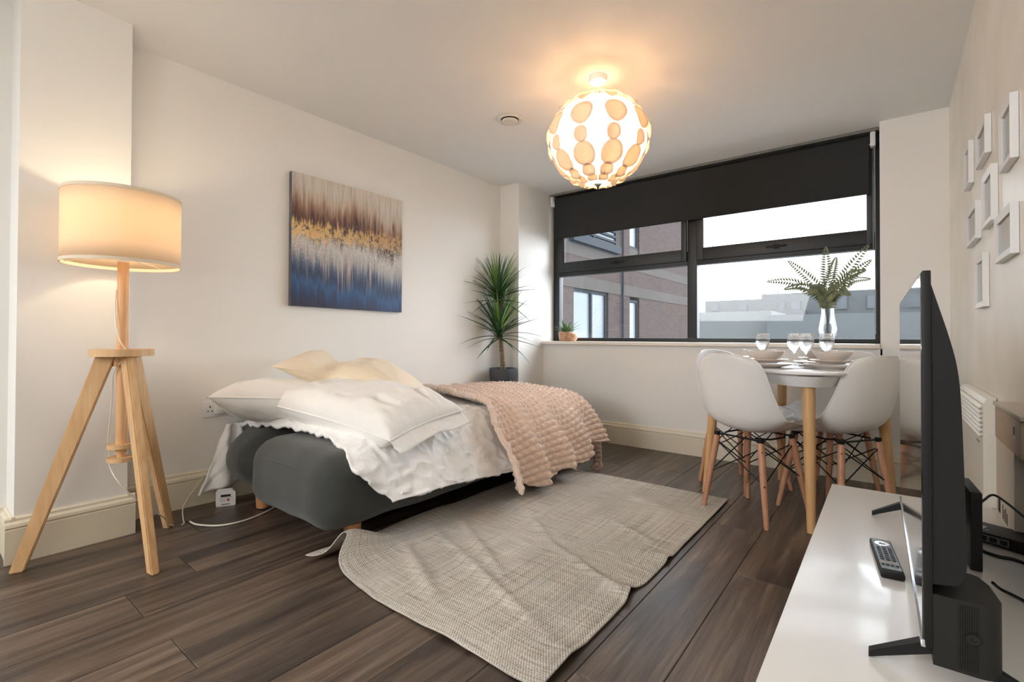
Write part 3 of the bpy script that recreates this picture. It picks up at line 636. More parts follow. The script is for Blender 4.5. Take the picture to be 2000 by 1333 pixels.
SR0, SR1, SZ0, SZ1 = .206, .206, 1.262, 1.556
grid('shade', lambda u, v: Vector(((SR0+(SR1-SR0)*v)*math.cos(2*PI*u), (SR0+(SR1-SR0)*v)*math.sin(2*PI*u), SZ0+(SZ1-SZ0)*v)), 72, 4, m_shade, lamp, closed_u=True, thick=.0015)
for z in (SZ0, SZ1): B().lathe([(SR0-.0015, z-.007), (SR0+.0025, z-.007), (SR0+.0025, z+.007), (SR0-.0015, z+.007)], n=72, close=True).build('shade_hem', m_shadeband, lamp)
sp = B()
for k in range(3): sp.tube([(.02*math.cos(k*2.1), .02*math.sin(k*2.1), SZ0+.03), (SR0*.99*math.cos(k*2.1), SR0*.99*math.sin(k*2.1), SZ0+.004)], .0018, n=5)
sp.tube([(.022*math.cos(a*PI/8), .022*math.sin(a*PI/8), SZ0+.03) for a in range(17)], .0018, n=5); sp.build('shade_spider', m_whitepl, lamp)
B().lathe([(0, 1.26), (.02, 1.26), (.021, 1.33), (0, 1.33)], n=16).build('bulb_holder', m_whitepl, lamp)
B().lathe([(0, 1.33), (.014, 1.335), (.03, 1.38), (.03, 1.41), (.018, 1.435), (0, 1.44)], n=20).build('bulb', m_bulb, lamp)
ll = bpy.data.lights.new('floor_lamp_bulb_light', 'POINT'); ll.energy = 4.6; ll.color = (1, .78, .52); ll.shadow_soft_size = .035
ll_o = bpy.data.objects.new('floor_lamp_bulb_light', ll); COL.objects.link(ll_o); ll_o.parent = lamp; ll_o.location = (0, 0, 1.43)
cd = [(-.005, -.022, 1.15), (.008, -.028, 1.08), (.02, -.028, 1.0), (.048, -.02, .93), (.058, -.005, .895), (.055, 0, .86), (.01, -.03, .80), (-.012, -.03, .72), (-.02, -.034, .6), (-.035, -.038, .50), (-.046, -.03, .44), (-.03, -.035, .40), (.04, -.03, .35), (.06, .01, .28), (.03, .1, .17), (-.08, .18, .09), (-.16, .22, .03), (-.17, .25, .005)]
cd = [(i, *p) for i, p in enumerate(cd)]
B().tube([cr(cd, t/6) for t in range(0, 17*6+1)], .0028, n=6).build('power_cord', m_cord, lamp)

# loose cables and the small alarm
def cable(name, pts, r, mat, label, cat='cable', group=None):
    pp = [(i, *p) for i, p in enumerate(pts)]; n = (len(pts)-1)*8
    o = B().tube([cr(pp, t/8) for t in range(n+1)], r, n=8).build(name, mat); return T(o, label, cat, group)
cable('extension_cable', [(-2.80, .92, .006), (-2.72, .93, .006), (-2.62, 1.0, .006), (-2.60, 1.12, .006), (-2.66, 1.27, .006), (-2.76, 1.36, .006), (-2.86, 1.40, .006)], .0042, m_cord, 'white cable curving over the floor from the lamp foot to under the sofa')
cable('socket_cable', [(-3.05, 1.14, .28), (-3.04, 1.10, .20), (-3.03, 1.03, .12), (-2.98, .95, .04), (-2.86, .91, .007), (-2.80, .895, .007), (-2.78, .88, .007)], .003, m_cord, 'thin white cable rising up the left skirting board behind the lamp')
al = empty('small_alarm_unit', (-2.93, 1.14, 0), math.radians(62)); T(al, 'small white plastic meter with dark display on the floor by the sofa', 'meter')
B().extrude([(-.045, 0), (.045, 0), (.048, .01), (.048, .072), (.03, .09), (-.04, .09), (-.048, .08), (-.048, .01)], 'y', -.014, .014).build('case', m_whitepl, al)
B().box(-.024, .024, -.0155, -.0145, .052, .064).build('display', m_print, al, smooth=0)
B().box(-.03, .03, -.0152, -.0142, .047, .0485).box(-.03, .0, -.0152, -.0142, .036, .0375).box(-.03, .0, -.0152, -.0142, .028, .0295).build('printed_line', m_greybtn, al, smooth=0)
B().box(.006, .018, -.0155, -.0145, .028, .040).build('red_mark', m_red, al, smooth=0)
B().box(-.02, .02, -.0155, -.0145, .008, .013).build('button', m_greybtn, al, smooth=0)

# ---------------------------------------------------------------- sofa bed
def rbox(name, x0, x1, y0, y1, z0, z1, r, puff, mat, parent, n=(16, 26, 10), seed=0, wr=.0):
    """soft box: rounded, slightly inflated, faintly wrinkled"""
    c = Vector(((x0+x1)/2, (y0+y1)/2, (z0+z1)/2)); h = Vector(((x1-x0)/2, (y1-y0)/2, (z1-z0)/2)); bm = bmesh.new(); vd = {}
    def V(i, j, k):
        key = (i, j, k)
        if key not in vd:
            q = Vector((2*i/n[0]-1, 2*j/n[1]-1, 2*k/n[2]-1)); p = Vector((q.x*h.x, q.y*h.y, q.z*h.z))
            inner = Vector([max(-(h[a]-r), min(h[a]-r, p[a])) for a in range(3)]); d = p-inner
            if d.length > 0: p = inner+d.normalized()*r
            p.z += puff*(1-q.x**2)*(1-q.y**2)*q.z; p.y += puff*.8*(1-q.x**2)*(1-q.z**2)*q.y; p.x += puff*.8*(1-q.y**2)*(1-q.z**2)*q.x
            if wr: p += Vector((0, 0, 1))*wr*nz(p.x*6+seed, p.y*5, p.z*6)+Vector((1, 1, 0))*wr*nz(p.x*7, p.y*7+seed, p.z*3)
            q2 = c+p; q2.x = max(q2.x, lw(q2.y)+.015); vd[key] = bm.verts.new(q2)
        return vd[key]
    N0, N1, N2 = n
    for i in range(N0):
        for j in range(N1):
            for k in (0, N2): bm.faces.new([V(i, j, k), V(i+1, j, k), V(i+1, j+1, k), V(i, j+1, k)])
    for i in range(N0):
        for k in range(N2):
            for j in (0, N1): bm.faces.new([V(i, j, k), V(i+1, j, k), V(i+1, j, k+1), V(i, j, k+1)])
    for j in range(N1):
        for k in range(N2):
            for i in (0, N0): bm.faces.new([V(i, j, k), V(i, j+1, k), V(i, j+1, k+1), V(i, j, k+1)])
    bmesh.ops.recalc_face_normals(bm, faces=bm.faces[:]); me = bpy.data.meshes.new(name); bm.to_mesh(me); bm.free()
    for p in me.polygons: p.use_smooth = True
    return link(name, me, mat, parent)
sofa = empty('sofa_bed', (-2.4, 2.2, 0)); sofa.location = (0, 0, 0)
T(sofa, 'low charcoal fabric sofa bed folded flat along the left wall', 'sofa bed')
rbox('seat_cushion', -2.60, -1.86, 1.10, 3.26, .085, .430, .115, .022, m_sofa, sofa, seed=3, wr=.008, n=(22, 36, 14))
rbox('back_cushion', -3.0, -2.58, 1.13, 3.26, .10, .440, .165, .03, m_sofa, sofa, seed=9, wr=.008, n=(16, 36, 14))
# piped seams along the near end
def seam(pts, r=.0035): B().tube(pts, r, n=6).build('seam', m_sofa, sofa)
seam([(-2.50+.54*t/12, 1.113-.014*math.sin(PI*t/12), .352+.010*math.sin(PI*t/12)) for t in range(13)])
seam([(-1.897, 1.137, .20+.11*t/8) for t in range(9)])
B().box(-2.85, -2.0, 1.3, 3.15, .06, .10, ch=.01).build('frame', m_blackpl, sofa)
for p in ((-1.945, 1.295), (-2.725, 1.25), (-1.95, 3.1), (-2.72, 3.1)):
    B().lathe([(0, .007), (.034, .007), (.036, .02), (.04, .095), (0, .095)], (p[0], p[1], 0), n=24).build('leg', m_sleg, sofa)

# duvet -------------------------------------------------------------
DPROF = [(0, -3.0, .440), (.2, -2.82, .468), (.5, -2.52, .478), (.85, -2.17, .474), (1.03, -1.99, .458), (1.13, -1.90, .42), (1.22, -1.835, .355), (1.34, -1.775, .27), (1.45, -1.725, .185), (1.56, -1.69, .10)]
def wrinkle(L, y, amp=1.0):
    a = nz(L*3+y*1.2, y*2.2-L*1.0, 3.1); b = 1-abs(nz(L*4.5+y*4, y*1.8-L*3, 8.))*2; c = 1-abs(nz(L*11+y*7, y*5-L*8, 1.7))*2; d = nz(L*30, y*22, 5.)
    rg = (1-abs(nz(L*5+y*9, y*6-L*10, 12.))*2)**3; r2 = (1-abs(nz(L*9-y*4, y*10+L*5, 31.))*2)**3
    return amp*(.020*a+.010*b*max(0, nz(L*1.6, y*1.6, 4.4)+.6)+.006*c+.003*d+.011*rg+.006*r2)
def surf(prof, L, y, off):
    x, z = cr(prof, L); x2, z2 = cr(prof, L+.01); t = Vector((x2-x, 0, z2-z)).normalized(); n = Vector((-t.z, 0, t.x))
    return Vector((x, y, z))+n*off
def duvetf(u, v):
    y0 = cr([(0, 1.24), (.2, 1.235), (.5, 1.29), (.75, 1.26), (.85, 1.235), (.93, 1.29), (1, 1.385)], u)[0]+.02*nz(u*9, 0, 2)+.006*nz(u*28, 0, 7)
    y = y0+(3.22-y0)*v
    Lmax = 1.405+.075*min(1.2, (y-1.36))+.012*nz(y*3, 5)
    if v < .1: Lmax -= .0
    L = u*Lmax
    off = wrinkle(L, y, .5+.5*sstep(0, .05, v))+.034*sstep(.0, .06, v)-.014+.012*math.exp(-(v/.03)**2)*nz(u*30, v*20, 6)
    if u > .75: off += .012*math.sin(y*17+2*nz(y*4, 0))*sstep(.75, 1, u)
    under = sstep(2.2, 2.6, y); off *= 1-.7*under
    P = surf(DPROF, L, y, off); P.x -= .10*under*sstep(.7, .95, u); P.x = max(P.x, lw(P.y)+.022+.02*(1-u)*0); return P
duv = empty('duvet', (0, 0, 0)); T(duv, 'crumpled white duvet spread over the sofa bed', 'bedding')
grid('duvet_cover', duvetf, 230, 220, m_duvet, duv, thick=.016, offset=-1)
def dcor(u, v):
    y = 1.255-(.235-.02*math.sin(v*3))*u*(.35+.65*v); z = .44-.37*v*(1-.10*(1-u)); 
    return Vector((-3.02+.02*math.sin(u*9+v*4)+.012*nz(u*5, v*6)+.025*v, y, z))
grid('duvet_corner', dcor, 20, 34, m_duvet, duv, thick=.012)
B().tube([surf(DPROF, (1.405+.075*min(1.2, (y-1.36)))*.985, y, .012+wrinkle(1.4, y)*.8) for y in [1.41+.8*k/30 for k in range(31)]], .006, n=6).build('hem', m_duvet, duv)

# pillows ---------------------------------------------------------------
def pillow(name, c, size, rot, mat, label, group=None, seed=0, bend=None, flange=0.0, wr=1.0, cat='pillow', pleat=0):
    a, b, t = size[0]/2, size[1]/2, size[2]/2; NU, NV = 64, 48; root = empty(name, c); root.rotation_euler = rot; T(root, label, cat, group)
    vs = []; fs = []
    for side in (1, -1):
        for j in range(NV+1):
            for i in range(NU+1):
                u = 2*i/NU-1; v = 2*j/NV-1
                ex = 1-abs(u)**3.2; ey = 1-abs(v)**3.2; th = t*(max(0, ex)**.55)*(max(0, ey)**.55)
                # concave sides between pointed corners
                x = a*u*(1-.07*(1-v*v)); y = b*v*(1-.09*(1-u*u))
                rim = min(1, (1-max(abs(u), abs(v)))*5); edge = max(abs(u), abs(v))
                w = .010*nz(x*9+seed, y*5, side*3)+.009*(1-2*abs(nz(x*5+y*8+seed, y*9-x*3, side)))*(.3+edge)+.004*nz(x*26+seed, y*22, side)
                if pleat: w += .017*(1-2*abs(nz(y*14+seed, x*3.0)))*sstep(.05, .3, x)
                z = side*(th+w*wr*rim)
                p = Vector((x, y, z))
                if bend: p = bend(p)
                vs.append(p)
    W = NU+1; H = (NV+1)*W
    for s in (0, 1):
        for j in range(NV):
            for i in range(NU):
                q = (s*H+j*W+i, s*H+j*W+i+1, s*H+(j+1)*W+i+1, s*H+(j+1)*W+i); fs.append(q if s == 0 else q[::-1])
    bm = B().add(vs, fs); o = link('pillow_case', bm.mesh('pillow_case', 0), mat, root)
    for p in o.data.polygons: p.use_smooth = True
    bmv = []
    ring = [(i, 0) for i in range(NU)]+[(NU, j) for j in range(NV)]+[(NU-i, NV) for i in range(NU)]+[(0, NV-j) for j in range(NV)]
    pts = [vs[j*W+i] for i, j in ring]; pts.append(pts[0])
    B().tube(pts, .004, n=6, cap=False).build('seam', mat, root)
    if flange:
        def fg(u, v):
            y = (2*u-1)*b*.97; x = a*(1-.07*(1-(2*u-1)**2)) - .01+flange*v
            z = -.010-.05*v+.008*math.sin(u*11+v*2)*v+.01*nz(u*5, v*3, seed); return Vector((x, y, z))
        grid('pillow_flange', fg, 90, 8, mat, root, thick=.003)
    return root
pillow('pillow', (-2.73, 1.43, .575), (.82, .52, .235), (math.radians(-9), math.radians(4), math.radians(64)), m_pillow, 'white pillow against the wall, leftmost on the sofa bed', seed=2)
pillow('pillow', (-2.245, 1.555, .570), (.95, .55, .235), (math.radians(7), math.radians(6), math.radians(8)), m_pillow, 'large white pillow with a flanged edge in front of the pile', seed=11, flange=.06, wr=1.3, pleat=1)
def bendc(p):
    q = p.copy(); s = q.x/.4
    q.z += cr([(-1.05, .085), (-.6, .062), (-.28, -.002), (.0, .022), (.3, .03), (.6, -.015), (1.05, -.105)], s)[0]; q.y *= 1-.28*math.exp(-((s+.27)/.2)**2); return q
pillow('pillow', (-2.53, 1.70, .705), (.80, .44, .15), (math.radians(7), math.radians(3), math.radians(40)), m_cream, 'cream pillow slumped on top of the two white pillows', seed=21, bend=bendc)

# throw blanket -----------------------------------------------------------
TPROF = [(0, -3.02, .462), (.15, -2.88, .500), (.5, -2.52, .512), (.85, -2.17, .508), (1.03, -1.99, .492), (1.13, -1.89, .452), (1.23, -1.80, .375), (1.35, -1.725, .28), (1.46, -1.68, .185), (1.56, -1.655, .095), (1.7, -1.65, -.03)]
def throwf(u, v):
    # v along the bed, u from the wall side to the hem
    Lm = cr([(0, 1.565), (.12, 1.555), (.3, 1.60), (.42, 1.565), (.6, 1.57), (.8, 1.53), (1, 1.50)], v)[0]+.014*math.sin(v*40)
    L = .02+(Lm-.02)*u
    y0 = cr([(0, 2.62), (.2, 2.50), (.45, 2.34), (.65, 2.24), (.8, 2.08), (1, 2.06)], u)[0]+.03*nz(u*7, 3)
    y1 = cr([(0, 3.30), (.5, 3.27), (.8, 3.30), (1, 3.36)], u)[0]
    y = y0+(y1-y0)*v
    hang = sstep(.6, .95, u)
    fs = math.sin((v+.04*math.sin(u*5))*2*PI*4.2+1.2+u*1.4); fold = (.028+.022*hang)*(1-2*abs(1-fs)**.6/2**.6)*(.42+.58*hang)
    fold += .014*nz(L*2.5, y*4, 2.)
    if v > .92: fold -= .03*sstep(.92, 1, v)
    if v < .06: fold += .012*(1-v/.06)
    rib = abs(math.sin(PI*(L+.004*math.sin(y*30))/.040)); bead = .5+.5*math.sin(2*PI*y/.034+PI*math.floor((L+.004*math.sin(y*30))/.040))
    off = .028+fold+.021*(rib**.7)*(.5+.5*bead)
    P = surf(TPROF, L, y, off); P.x = max(P.x, lw(P.y)+.030); P.x -= .075*sstep(.25, 1, v)*sstep(.72, .95, u); P.y += .02*hang*math.cos((v)*2*PI*4.2)
    return P
thr = empty('throw_blanket', (0, 0, 0)); T(thr, 'pale pink ribbed fleece throw draped over the far half of the bed', 'blanket')
grid('fleece', throwf, 420, 340, m_throw, thr, thick=.006, offset=-1)
B().tube([throwf(u/80, 0.0)+Vector((0, -.004, .006)) for u in range(81)], .015, n=8, rs=[.014+.004*abs(math.sin(k*.9)) for k in range(81)]).build('rolled_edge', m_throw, thr)
# knotted end hanging under the throw
tie = empty('fabric_tie', (-1.60, 2.93, 0)); T(tie, 'brown fleece strip with a knotted end hanging below the pink throw', 'fabric')
tie.location = (0, 0, 0)
B().tube([cr([(0, -1.655, 3.09, .20), (1, -1.645, 3.08, .15), (2, -1.63, 3.07, .10), (3, -1.62, 3.05, .055)], t/6) for t in range(19)], .03, n=14, rs=[.042-.014*t/18+.003*math.sin(t*1.7) for t in range(19)]).build('strip', m_tie, tie)
B().tube([(-1.61+.026*math.cos(a), 3.03+.022*math.sin(a), .042+.018*math.sin(a*1.0)) for a in [2*PI*k/24 for k in range(25)]], .016, n=10, cap=False).build('knot', m_tie, tie)
B().tube([(-1.64+.03*math.sin(k/3), 3.02-.02*math.cos(k/3), .034+.004*k) for k in range(8)], .014, n=10).build('knot', m_tie, tie)

# ---------------------------------------------------------------- rug
def rugf(u, v):
    x = -1.94+1.205*u; y = 1.062+1.93*v; 
    x += .004*nz(y*6, 1); y += .006*nz(x*9, 7)
    z = .006+.0035*(1+nz(x*3, y*3))
    z += .012*sstep(.15, .6, nz(x*2.2-y*1.3, y*1.6+x*2.1, 9.)+.12)          # soft low waves
    # crossing fold lines
    for (fx, fy, dx, dy, l, h, w_) in ((-1.25, 1.42, .93, -.36, .42, .014, .035), (-1.45, 1.62, .86, -.5, .3, .012, .03), (-1.35, 1.95, .8, -.6, .22, .012, .03), (-.95, 1.72, .9, -.43, .2, .013, .025), (-1.0, 2.2, .9, -.4, .2, .009, .03), (-1.15, 2.65, .95, -.3, .25, .009, .03), (-1.5, 1.30, .9, -.42, .2, .02, .04)):
        s = (x-fx)*dx+(y-fy)*dy; d = -(x-fx)*dy+(y-fy)*dx; z += 1.35*h*math.exp(-(s/l)**2-(d/(w_*.75))**2)
    # near-left corner rucked up against the sofa leg
    d1 = math.hypot((x+1.84), (y-1.20)*1.2); z += .080*math.exp(-((x+1.825)/(.030 if x < -1.825 else .065))**2)*sstep(1.50, 1.08, y)
    s = (x+1.84)+.35*(y-1.2); z += .02*math.exp(-(s/.10)**2)*sstep(1.45, 1.1, y)
    if x < -1.84: z += .012*sstep(-1.84, -1.94, x)*sstep(1.3, 1.06, y)
    # right edge lifts in two little gathers
    z += .026*math.exp(-((y-1.66)/.04)**2)*sstep(.80, 1, u)+.016*math.exp(-((y-2.02)/.03)**2)*sstep(.86, 1, u); x -= .018*math.exp(-((y-1.70)/.05)**2)*sstep(.9, 1, u)
    y += .09*math.exp(-((x+1.815)/.045)**2)*(1-v)**8+.03*sstep(-1.4, -1.75, x)*(1-v)**8*sstep(-1.93, -1.86, x)
    return Vector((x, y, z))
rug = grid('woven_rug', rugf, 190, 300, m_rug, thick=.004, offset=-1); T(rug, 'beige woven flat rug with wrinkles, partly under the sofa bed', 'rug')
rug.location = (0, 0, .0)

# ---------------------------------------------------------------- dining table and chairs
TC = Vector((-.433, 3.201, 0)); TA = math.atan2(-.475, .88)      # local x = (.88,-.475), local y = (.475,.88)
tb = empty('dining_table', TC, TA); T(tb, 'white square dining table with rounded corners and four tapered wooden legs', 'table')
def rsq(h, r, n=8):
    pts = []
    for cx, cy, a0 in ((h-r, h-r, 0), (-h+r, h-r, PI/2), (-h+r, -h+r, PI), (h-r, -h+r, 1.5*PI)):
        for k in range(n+1): a = a0+PI/2*k/n; pts.append((cx+r*math.cos(a), cy+r*math.sin(a)))
    return pts
bt = B(); lay = [(.400, .16, .785), (.408, .165, .781), (.408, .165, .772), (.385, .15, .760)]; n0 = None; vs = []; fs = []
for h, r, z in lay: vs += [Vector((p[0], p[1], z)) for p in rsq(h, r)]
n0 = 36
for i in range(len(lay)-1):
    for k in range(n0): fs.append((i*n0+k, i*n0+(k+1) % n0, (i+1)*n0+(k+1) % n0, (i+1)*n0+k))
fs.append(tuple(range(n0))); fs.append(tuple(range(3*n0, 4*n0))[::-1])
bt.add(vs, fs).build('tabletop', m_tabletop, tb, smooth=50)
ap = B()
for k in range(1):
    o1 = rsq(.352, .07); i1 = rsq(.335, .06); vs = [Vector((*p, .762)) for p in rsq(.38, .09)]+[Vector((*p, .708)) for p in o1]+[Vector((*p, .708)) for p in i1]+[Vector((*p, .762)) for p in i1]
    fs = [(a*n0+k, a*n0+(k+1) % n0, (a+1)*n0+(k+1) % n0, (a+1)*n0+k) for a in range(3) for k in range(n0)]
    ap.add(vs, fs)
ap.build('apron', m_tabletop, tb, smooth=50)
for sx in (-1, 1):
    for sy in (-1, 1):
        B().tube([(sx*.295, sy*.295, .715), (sx*.312, sy*.312, .36), (sx*.335, sy*.335, 0)], .024, n=20, rs=[.0285, .026, .019]).build('leg', m_tleg, tb)

CS = 1.05
SP = [(0, .222, .425, .155), (.05, .218, .440, .178), (.15, .165, .440, .205), (.3, .06, .425, .222), (.42, -.05, .425, .232), (.52, -.135, .445, .238), (.60, -.185, .49, .238), (.68, -.212, .55, .230), (.8, -.236, .64, .212), (.92, -.255, .75, .190), (1, -.270, .822, .165)]
def shellf(u, v):
    y, z, w_ = cr(SP, v); s = 2*u-1
    e = min(v, 1-v)/.10
    if e < 1: w_ *= .80+.20*math.sqrt(max(0, 1-(1-e)**2))
    f = sstep(.38, .66, v); lift = (1-f)*(.050*sstep(0, .3, v)+.006)+f*0; fwd = f*(.075*(1-.35*sstep(.66, 1, v)))
    mid = math.exp(-((v-.5)/.12)**2); a = abs(s)**2.6
    x = w_*(s*(1-.04*a)); y += fwd*a+.035*mid*a; z += lift*a+.035*mid*a
    zz = .0
    if v > .9: z -= .018*abs(s)**3*(v-.9)/.1
    if v < .06: z -= .010*(1-v/.06)
    return Vector((x, y, z))*CS
def make_chair():
    r = empty('dining_chair', (0, 0, 0))
    sh = grid('shell_seat', shellf, 20, 34, m_shell, r, thick=.006, sub=1)
    rim = [shellf(0, v/40) for v in range(41)]+[shellf(u/20, 1) for u in range(1, 20)]+[shellf(1, 1-v/40) for v in range(41)]+[shellf(1-u/20, 0) for u in range(1, 21)]
    B().tube(rim, .0042, n=6, cap=False).build('shell_rim', m_shell, r)
    tops = {}; feet = {}
    for sx in (-1, 1):
        for sy in (-1, 1):
            tp = Vector((sx*.128, sy*.135-.01, .392*CS)); ft = Vector((sx*.187, sy*.187, 0)); tops[sx, sy] = tp; feet[sx, sy] = ft
            lg = B().tube([ft, ft.lerp(tp, .02), ft.lerp(tp, .5), ft.lerp(tp, .97), tp], .015, n=14, rs=[.0115, .0125, .0165, .0175, .015]).build('leg', m_beech, r)
            for q in (.90, .50):
                c = ft.lerp(tp, q); d = Vector((sx, sy, 0)).normalized(); B().tube([c+d*.012, c+d*.0195], .005, n=8).build('screw', m_brass, lg)
    br = B(); hz = .402*CS
    for sx in (-1, 1):
        br.tube([(sx*.09, .12, hz+.004), (sx*.125, .06, hz), (sx*.125, -.06, hz), (sx*.09, -.13, hz+.006)], .005, n=6)
        for sy in (-1, 1):
            t = tops[sx, sy]; br.box(t.x-.011, t.x+.011, t.y-.011, t.y+.011, hz-.010, hz+.010)
    br.tube([(-.125, .135, hz), (.125, .135, hz)], .005, n=6).tube([(-.125, -.145, hz), (.125, -.145, hz)], .005, n=6)
    br.build('mounting_frame', m_wire, r)
    for (a, b) in (((-1, -1), (1, -1)), ((1, -1), (1, 1)), ((1, 1), (-1, 1)), ((-1, 1), (-1, -1))):
        w2 = B()
        for p, q in ((a, b), (b, a)):
            s = tops[p]+Vector((0, 0, .0)); e = feet[q].lerp(tops[q], .50); s2 = feet[p].lerp(tops[p], .93)
            w2.tube([s2, e], .0034, n=6).box(e.x-.008, e.x+.008, e.y-.008, e.y+.008, e.z-.009, e.z+.009)
        pass
        w2.build('brace', m_wire, r)
    return r
ch0 = make_chair()
CH = [((-.575, 2.894, .006), (.386, .922), 'white shell chair with its back to the room, left front of the table'),
      ((-.235, 3.13, 0), (-.82, .57), 'white shell chair at the right front of the table, seen from behind beside the television'),
      ((-.732, 3.36, 0), (.88, -.475), 'white shell chair mostly hidden behind the left front chair'),
      ((-.29, 3.53, 0), (-.42, -.9), 'white shell chair on the window side of the table, seen between the table legs')]
for i, (c, f, lab) in enumerate(CH):
    o = ch0 if i == 0 else copy_tree(ch0)
    o.location = (c[0], c[1], 0.0 if i else 0.0); o.rotation_euler = (0, 0, math.atan2(f[1], f[0])-PI/2); T(o, lab, 'chair', 'shell chairs around the dining table')

# tableware
ZT = .7855
def ware(name, prof, mat, loc, label, cat, group, n=40):
    me = B().lathe(prof, n=n).mesh(name, 40); o = link(name, me, mat); o.location = loc; T(o, label, cat, group); return o
bigplate = [(0, .004), (.07, .004), (.072, 0), (.076, .004), (.118, .014), (.136, .022), (.137, .024), (.134, .025), (.118, .019), (.078, .009), (0, .008)]
smallplate = [(r*.80, z*.9) for r, z in bigplate]
bowl = [(0, .004), (.038, .004), (.042, 0), (.046, .004), (.07, .022), (.090, .050), (.093, .058), (.091, .059), (.087, .052), (.066, .027), (.04, .010), (0, .009)]
def cutlery_mesh(kind):
    b = B(); z = .003
    if kind == 'fork':
        b.box(-.006, .006, -.10, .03, z-.001, z+.002, ch=.001).box(-.011, .011, .03, .05, z-.001, z+.002, ch=.001)
        for k in range(4): b.box(-.011+.0062*k, -.0078+.0062*k, .05, .09, z, z+.002)
    else:
        b.box(-.006, .006, -.11, 0, z-.002, z+.003, ch=.0015).box(-.004, .009, 0, .10, z-.0005, z+.001)
    me = b.mesh(kind, 30); me.materials.append(m_steel); return me
fk, kn = cutlery_mesh('fork'), cutlery_mesh('knife')
ax = Vector((.88, -.475, 0)); ay = Vector((.475, .88, 0))
SET = [(-ay*.225, 'near the left front chair'), (ax*.225, 'near the right front chair'), (-ax*.225, 'at the far left of the table'), (ay*.225, 'on the window side of the table')]
me_bp = me_sp = me_bw = None
for i, (d, where) in enumerate(SET):
    c = TC+d; a = TA+(0, PI/2, -PI/2, PI)[i]
    if i == 0:
        o1 = ware('dinner_plate', bigplate, m_china, (0, 0, 0), '', 'plate', None); o2 = ware('side_plate', smallplate, m_china, (0, 0, 0), '', 'plate', None); o3 = ware('bowl', bowl, m_china, (0, 0, 0), '', 'bowl', None)
        o4 = link('fork', fk, None); o5 = link('knife', kn, None)
    else: o1, o2, o3, o4, o5 = [q.copy() for q in (o1, o2, o3, o4, o5)]; [COL.objects.link(q) for q in (o1, o2, o3, o4, o5)]
    o1.location = (c.x, c.y, ZT); o2.location = (c.x, c.y, ZT+.0255); o3.location = (c.x, c.y, ZT+.0335)
    T(o1, 'large pale plate, bottom of the stack '+where, 'plate', 'dinner plates on the table'); T(o2, 'smaller pale plate under the bowl '+where, 'plate', 'side plates on the table'); T(o3, 'pale bowl on top of the plates '+where, 'bowl', 'bowls on the table')
    dn = d.normalized(); sd = Vector((-dn.y, dn.x, 0))
    for q, s in ((o4, 1), (o5, -1)):
        p = c+sd*.16*s; q.location = (p.x, p.y, ZT); q.rotation_euler = (0, 0, math.atan2(-dn.y, -dn.x)-PI/2)
    T(o4, 'steel fork beside the plates '+where, 'fork', 'forks on the table'); T(o5, 'steel knife beside the plates '+where, 'knife', 'knives on the table')
gl = [(0, .003), (.033, .001), (.035, .003), (.03, .005), (.008, .010), (.0042, .02), (.004, .075), (.008, .086), (.026, .104), (.0365, .128), (.038, .150), (.034, .190), (.0335, .191), (.0328, .189), (.0365, .150), (.035, .129), (.025, .107), (.007, .091), (0, .089)]
GP = [((-.598, 3.225), 'clear stemmed wine glass behind the left front bowl'), ((-.418, 3.13), 'clear stemmed wine glass, left of the pair at the table centre'), ((-.352, 3.045), 'clear stemmed wine glass, right of the pair at the table centre'), ((-.275, 3.245), 'clear stemmed wine glass in front of the vase, rightmost on the table')]
g0 = None
for (x, y), lab in GP:
    if g0 is None: g0 = ware('wine_glass', gl, m_glass, (x, y, ZT), lab, 'glass', 'wine glasses on the table', n=36)
    else: q = g0.copy(); COL.objects.link(q); q.location = (x, y, ZT); T(q, lab, 'glass', 'wine glasses on the table')

# ---------------------------------------------------------------- vase with fern fronds
vc = Vector((-.335, 4.045, .912))
vz = empty('glass_vase', vc); T(vz, 'clear glass vase on the window sill behind the dining table', 'vase')
B().lathe([(0, .004), (.036, .0), (.040, .006), (.040, .02), (.050, .07), (.056, .105), (.050, .14), (.040, .20), (.038, .25), (.046, .30), (.047, .305), (.044, .304), (.036, .25), (.037, .20), (.047, .14), (.053, .105), (.046, .07), (.036, .024), (0, .018)], n=40).build('vase_body', m_vase, vz)
fr = empty('fern_stems', (vc.x, vc.y, vc.z+.02)); T(fr, 'dry green fern fronds standing in the glass vase', 'fern')
TIPS = [((-.36, -.16), .15), ((-.235, -.10), .30), ((.0, -.13), .37), ((.05, .01), .31), ((.24, -.12), .36), ((.22, -.03), .20), ((.25, -.02), .27), ((.25, -.20), .12), ((-.27, -.02), .10), ((.14, -.19), .02), ((-.10, -.16), .05)]
